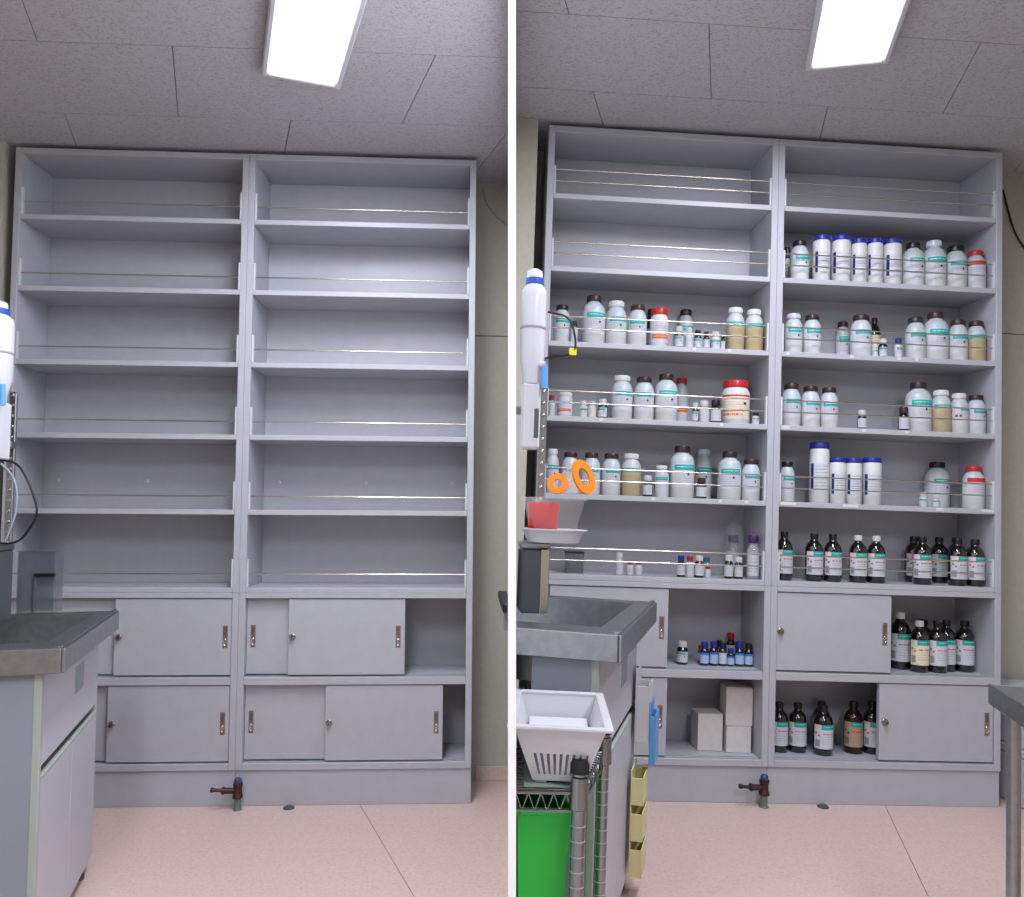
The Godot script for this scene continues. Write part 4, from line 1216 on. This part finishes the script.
# shelf, unit, x, z, diameter, height, kind, cap, label
const BOTTLES := [
	["s3", 0, -0.063, -0.068, 0.0718, 0.171, "P", "white", "cream"],
	["s3", 0, -0.137, -0.068, 0.0717, 0.175, "P", "white", "cream"],
	["s3", 0, -0.193, -0.040, 0.0164, 0.064, "V", "black", "amber"],
	["s3", 0, -0.219, -0.052, 0.0383, 0.074, "V", "white", "teal"],
	["s3", 0, -0.257, -0.045, 0.0264, 0.071, "V", "brown", "amber"],
	["s3", 0, -0.290, -0.047, 0.0291, 0.076, "V", "black", "amberteal"],
	["s3", 0, -0.300, -0.195, 0.0629, 0.191, "P", "brown", "teal"],
	["s3", 0, -0.325, -0.049, 0.0327, 0.084, "V", "white", "white"],
	["s3", 0, -0.363, -0.050, 0.0346, 0.087, "V", "white", "amberteal"],
	["s3", 0, -0.438, -0.068, 0.0713, 0.157, "J", "red", "orange"],
	["s3", 0, -0.440, -0.207, 0.0382, 0.191, "V", "black", "amber"],
	["s3", 0, -0.524, -0.069, 0.0731, 0.167, "P", "brown", "teal"],
	["s3", 0, -0.607, -0.073, 0.0804, 0.178, "P", "white", "teal"],
	["s3", 0, -0.695, -0.078, 0.0914, 0.198, "P", "brown", "teal"],
	["s3", 0, -0.773, -0.046, 0.0271, 0.087, "V", "black", "white"],
	["s3", 0, -0.820, -0.065, 0.0635, 0.151, "P", "black", "teal"],
	["s4", 0, -0.055, -0.199, 0.0554, 0.190, "P", "clear", "teal"],
	["s4", 0, -0.056, -0.046, 0.0272, 0.049, "V", "black", "teal"],
	["s4", 0, -0.123, -0.088, 0.1105, 0.175, "J", "red", "orangewide"],
	["s4", 0, -0.212, -0.053, 0.0418, 0.092, "V", "black", "amberwhite"],
	["s4", 0, -0.258, -0.053, 0.0408, 0.087, "V", "white", "white"],
	["s4", 0, -0.294, -0.045, 0.0244, 0.077, "V", "white", "amberteal"],
	["s4", 0, -0.310, -0.198, 0.0570, 0.197, "P", "red", "orange"],
	["s4", 0, -0.402, -0.078, 0.0896, 0.188, "P", "brown", "teal"],
	["s4", 0, -0.490, -0.072, 0.0783, 0.171, "P", "brown", "teal"],
	["s4", 0, -0.576, -0.075, 0.0837, 0.173, "P", "white", "teal"],
	["s4", 0, -0.653, -0.052, 0.0388, 0.076, "V", "white", "amberteal"],
	["s4", 0, -0.694, -0.048, 0.0306, 0.065, "V", "white", "yellow"],
	["s4", 0, -0.728, -0.048, 0.0306, 0.066, "V", "white", "teal"],
	["s4", 0, -0.797, -0.063, 0.0596, 0.097, "J", "white", "orange"],
	["s4", 0, -0.851, -0.046, 0.0269, 0.083, "V", "red", "white"],
	["s5", 0, -0.063, -0.068, 0.0711, 0.161, "P", "brown", "teal"],
	["s5", 0, -0.144, -0.078, 0.0895, 0.188, "P", "brown", "teal"],
	["s5", 0, -0.214, -0.193, 0.0681, 0.203, "P", "clear", "teal"],
	["s5", 0, -0.261, -0.053, 0.0415, 0.080, "V", "brown", "amberwhite"],
	["s5", 0, -0.331, -0.081, 0.0966, 0.202, "P", "brown", "teal"],
	["s5", 0, -0.415, -0.061, 0.0560, 0.122, "P", "white", "teal"],
	["s5", 0, -0.470, -0.052, 0.0387, 0.081, "V", "white", "amberwhite"],
	["s5", 0, -0.532, -0.071, 0.0760, 0.163, "P", "white", "cream"],
	["s5", 0, -0.610, -0.069, 0.0723, 0.161, "P", "brown", "teal"],
	["s5", 0, -0.687, -0.067, 0.0685, 0.161, "P", "brown", "teal"],
	["s5", 0, -0.769, -0.066, 0.0666, 0.160, "P", "brown", "teal"],
	["s5", 0, -0.839, -0.058, 0.0502, 0.169, "P", "white", "teal"],
	["s6", 0, -0.052, -0.056, 0.0470, 0.168, "M", "purple", "white"],
	["s6", 0, -0.083, -0.203, 0.0472, 0.163, "M", "purple", "white"],
	["s6", 0, -0.111, -0.050, 0.0342, 0.083, "V", "white", "amberwhite"],
	["s6", 0, -0.148, -0.050, 0.0342, 0.089, "V", "white", "amberwhite"],
	["s6", 0, -0.187, -0.210, 0.0321, 0.070, "V", "teal", "clear"],
	["s6", 0, -0.231, -0.044, 0.0224, 0.044, "V", "red", "white"],
	["s6", 0, -0.263, -0.051, 0.0368, 0.083, "V", "white", "amberwhite"],
	["s6", 0, -0.300, -0.047, 0.0296, 0.080, "V", "red", "white"],
	["s6", 0, -0.334, -0.048, 0.0314, 0.081, "V", "blue", "amberwhite"],
	["s6", 0, -0.498, -0.047, 0.0286, 0.055, "V", "red", "white"],
	["s6", 0, -0.531, -0.045, 0.0259, 0.054, "V", "red", "white"],
	["s6", 0, -0.572, -0.048, 0.0303, 0.084, "V", "white", "white"],
	["s2", 1, 0.115, -0.068, 0.0724, 0.167, "P", "black", "teal"],
	["s2", 1, 0.122, -0.210, 0.0329, 0.190, "V", "black", "white"],
	["s2", 1, 0.202, -0.065, 0.0669, 0.192, "T", "blue", "blue"],
	["s2", 1, 0.283, -0.068, 0.0726, 0.197, "T", "blue", "blue"],
	["s2", 1, 0.353, -0.062, 0.0595, 0.186, "T", "blue", "blue"],
	["s2", 1, 0.418, -0.062, 0.0605, 0.191, "T", "blue", "blue"],
	["s2", 1, 0.491, -0.067, 0.0709, 0.194, "T", "blue", "blue"],
	["s2", 1, 0.580, -0.074, 0.0843, 0.187, "P", "black", "teal"],
	["s2", 1, 0.668, -0.077, 0.0901, 0.200, "P", "clear", "teal"],
	["s2", 1, 0.755, -0.073, 0.0826, 0.182, "P", "black", "teal"],
	["s2", 1, 0.835, -0.070, 0.0751, 0.166, "P", "red", "redband"],
	["s3", 1, 0.095, -0.067, 0.0701, 0.162, "P", "clear", "teal"],
	["s3", 1, 0.170, -0.067, 0.0702, 0.161, "P", "brown", "teal"],
	["s3", 1, 0.356, -0.200, 0.0540, 0.175, "P", "brown", "teal"],
	["s3", 1, 0.370, -0.073, 0.0817, 0.172, "P", "brown", "teal"],
	["s3", 1, 0.414, -0.043, 0.0220, 0.053, "V", "white", "teal"],
	["s3", 1, 0.448, -0.050, 0.0350, 0.077, "V", "white", "amberteal"],
	["s3", 1, 0.490, -0.202, 0.0503, 0.199, "A", "brown", "yellow"],
	["s3", 1, 0.509, -0.047, 0.0295, 0.082, "V", "blue", "teal"],
	["s3", 1, 0.591, -0.070, 0.0763, 0.172, "P", "brown", "teal"],
	["s3", 1, 0.678, -0.080, 0.0954, 0.199, "P", "brown", "teal"],
	["s3", 1, 0.763, -0.068, 0.0728, 0.171, "P", "brown", "teal"],
	["s3", 1, 0.837, -0.068, 0.0729, 0.169, "P", "brown", "cream"],
	["s4", 1, 0.092, -0.069, 0.0726, 0.171, "P", "brown", "teal"],
	["s4", 1, 0.169, -0.069, 0.0727, 0.164, "P", "brown", "teal"],
	["s4", 1, 0.243, -0.067, 0.0699, 0.162, "P", "brown", "teal"],
	["s4", 1, 0.368, -0.050, 0.0348, 0.077, "V", "white", "amberwhite"],
	["s4", 1, 0.537, -0.053, 0.0423, 0.096, "V", "brown", "amberwhite"],
	["s4", 1, 0.610, -0.080, 0.0968, 0.200, "P", "brown", "teal"],
	["s4", 1, 0.696, -0.069, 0.0742, 0.171, "P", "white", "cream"],
	["s4", 1, 0.768, -0.066, 0.0677, 0.161, "P", "white", "reddot"],
	["s4", 1, 0.838, -0.067, 0.0697, 0.158, "P", "brown", "teal"],
	["s5", 1, 0.078, -0.061, 0.0565, 0.156, "P", "black", "teal"],
	["s5", 1, 0.209, -0.069, 0.0734, 0.237, "T", "blue", "blue"],
	["s5", 1, 0.279, -0.064, 0.0623, 0.180, "T", "blue", "blue"],
	["s5", 1, 0.343, -0.064, 0.0623, 0.180, "T", "blue", "blue"],
	["s5", 1, 0.419, -0.067, 0.0698, 0.185, "T", "blue", "blue"],
	["s5", 1, 0.615, -0.047, 0.0292, 0.057, "V", "white", "greenlow"],
	["s5", 1, 0.666, -0.047, 0.0293, 0.047, "V", "white", "greenlow"],
	["s5", 1, 0.748, -0.180, 0.0937, 0.187, "P", "black", "teal"],
	["s5", 1, 0.833, -0.072, 0.0797, 0.168, "P", "red", "redband"],
	["s6", 1, 0.073, -0.065, 0.0654, 0.186, "A", "black", "amber"],
	["s6", 1, 0.192, -0.066, 0.0674, 0.183, "A", "black", "amber"],
	["s6", 1, 0.266, -0.066, 0.0675, 0.183, "A", "black", "amber"],
	["s6", 1, 0.367, -0.066, 0.0676, 0.182, "A", "white", "amber"],
	["s6", 1, 0.439, -0.066, 0.0676, 0.182, "A", "white", "amber"],
	["s6", 1, 0.625, -0.067, 0.0697, 0.185, "A", "black", "amber"],
	["s6", 1, 0.660, -0.192, 0.0705, 0.184, "A", "black", "amber"],
	["s6", 1, 0.766, -0.192, 0.0707, 0.184, "A", "black", "amber"],
	["s6", 1, 0.767, -0.067, 0.0699, 0.183, "A", "black", "amber"],
	["s6", 1, 0.838, -0.192, 0.0708, 0.185, "A", "black", "amber"],
	["s6", 1, 0.838, -0.067, 0.0700, 0.182, "A", "black", "amber"],
	["o1b", 1, 0.588, -0.158, 0.0801, 0.222, "A", "white", "amber"],
	["o1b", 1, 0.633, -0.097, 0.0688, 0.197, "A", "white", "ambercream"],
	["o1b", 1, 0.706, -0.097, 0.0694, 0.197, "A", "black", "amber"],
	["o1b", 1, 0.716, -0.212, 0.0706, 0.189, "A", "black", "amber"],
	["o1b", 1, 0.765, -0.136, 0.0703, 0.198, "A", "black", "amber"],
	["o1b", 1, 0.795, -0.212, 0.0707, 0.187, "A", "clear", "amber"],
	["o1b", 1, 0.837, -0.131, 0.0710, 0.198, "A", "black", "amber"],
	["o2b", 1, 0.091, -0.131, 0.0688, 0.186, "A", "black", "amber"],
	["o2b", 1, 0.165, -0.131, 0.0689, 0.185, "A", "black", "amber"],
	["o2b", 1, 0.253, -0.100, 0.0747, 0.186, "A", "black", "amber"],
	["o2b", 1, 0.295, -0.211, 0.0707, 0.177, "A", "black", "amber"],
	["o2b", 1, 0.389, -0.132, 0.0719, 0.195, "A", "black", "amberpale"],
	["o2b", 1, 0.464, -0.131, 0.0692, 0.197, "A", "black", "amber"],
	["o1b", 0, -0.042, -0.232, 0.0292, 0.076, "V", "red", "amber"],
	["o1b", 0, -0.043, -0.109, 0.0328, 0.087, "V", "black", "amberblue"],
	["o1b", 0, -0.075, -0.229, 0.0348, 0.111, "V", "red", "amber"],
	["o1b", 0, -0.079, -0.110, 0.0367, 0.091, "V", "blue", "amberblue"],
	["o1b", 0, -0.114, -0.108, 0.0296, 0.067, "V", "blue", "amberblue"],
	["o1b", 0, -0.121, -0.232, 0.0291, 0.079, "V", "black", "amber"],
	["o1b", 0, -0.146, -0.109, 0.0327, 0.089, "V", "navy", "amberwhite"],
	["o1b", 0, -0.181, -0.109, 0.0343, 0.092, "V", "blue", "amberblue"],
	["o1b", 0, -0.217, -0.110, 0.0350, 0.088, "V", "blue", "amberblue"],
	["o1b", 0, -0.217, -0.170, 0.0190, 0.067, "V", "red", "amber"],
	["o1b", 0, -0.300, -0.126, 0.0453, 0.087, "V", "white", "amberteal"],
]
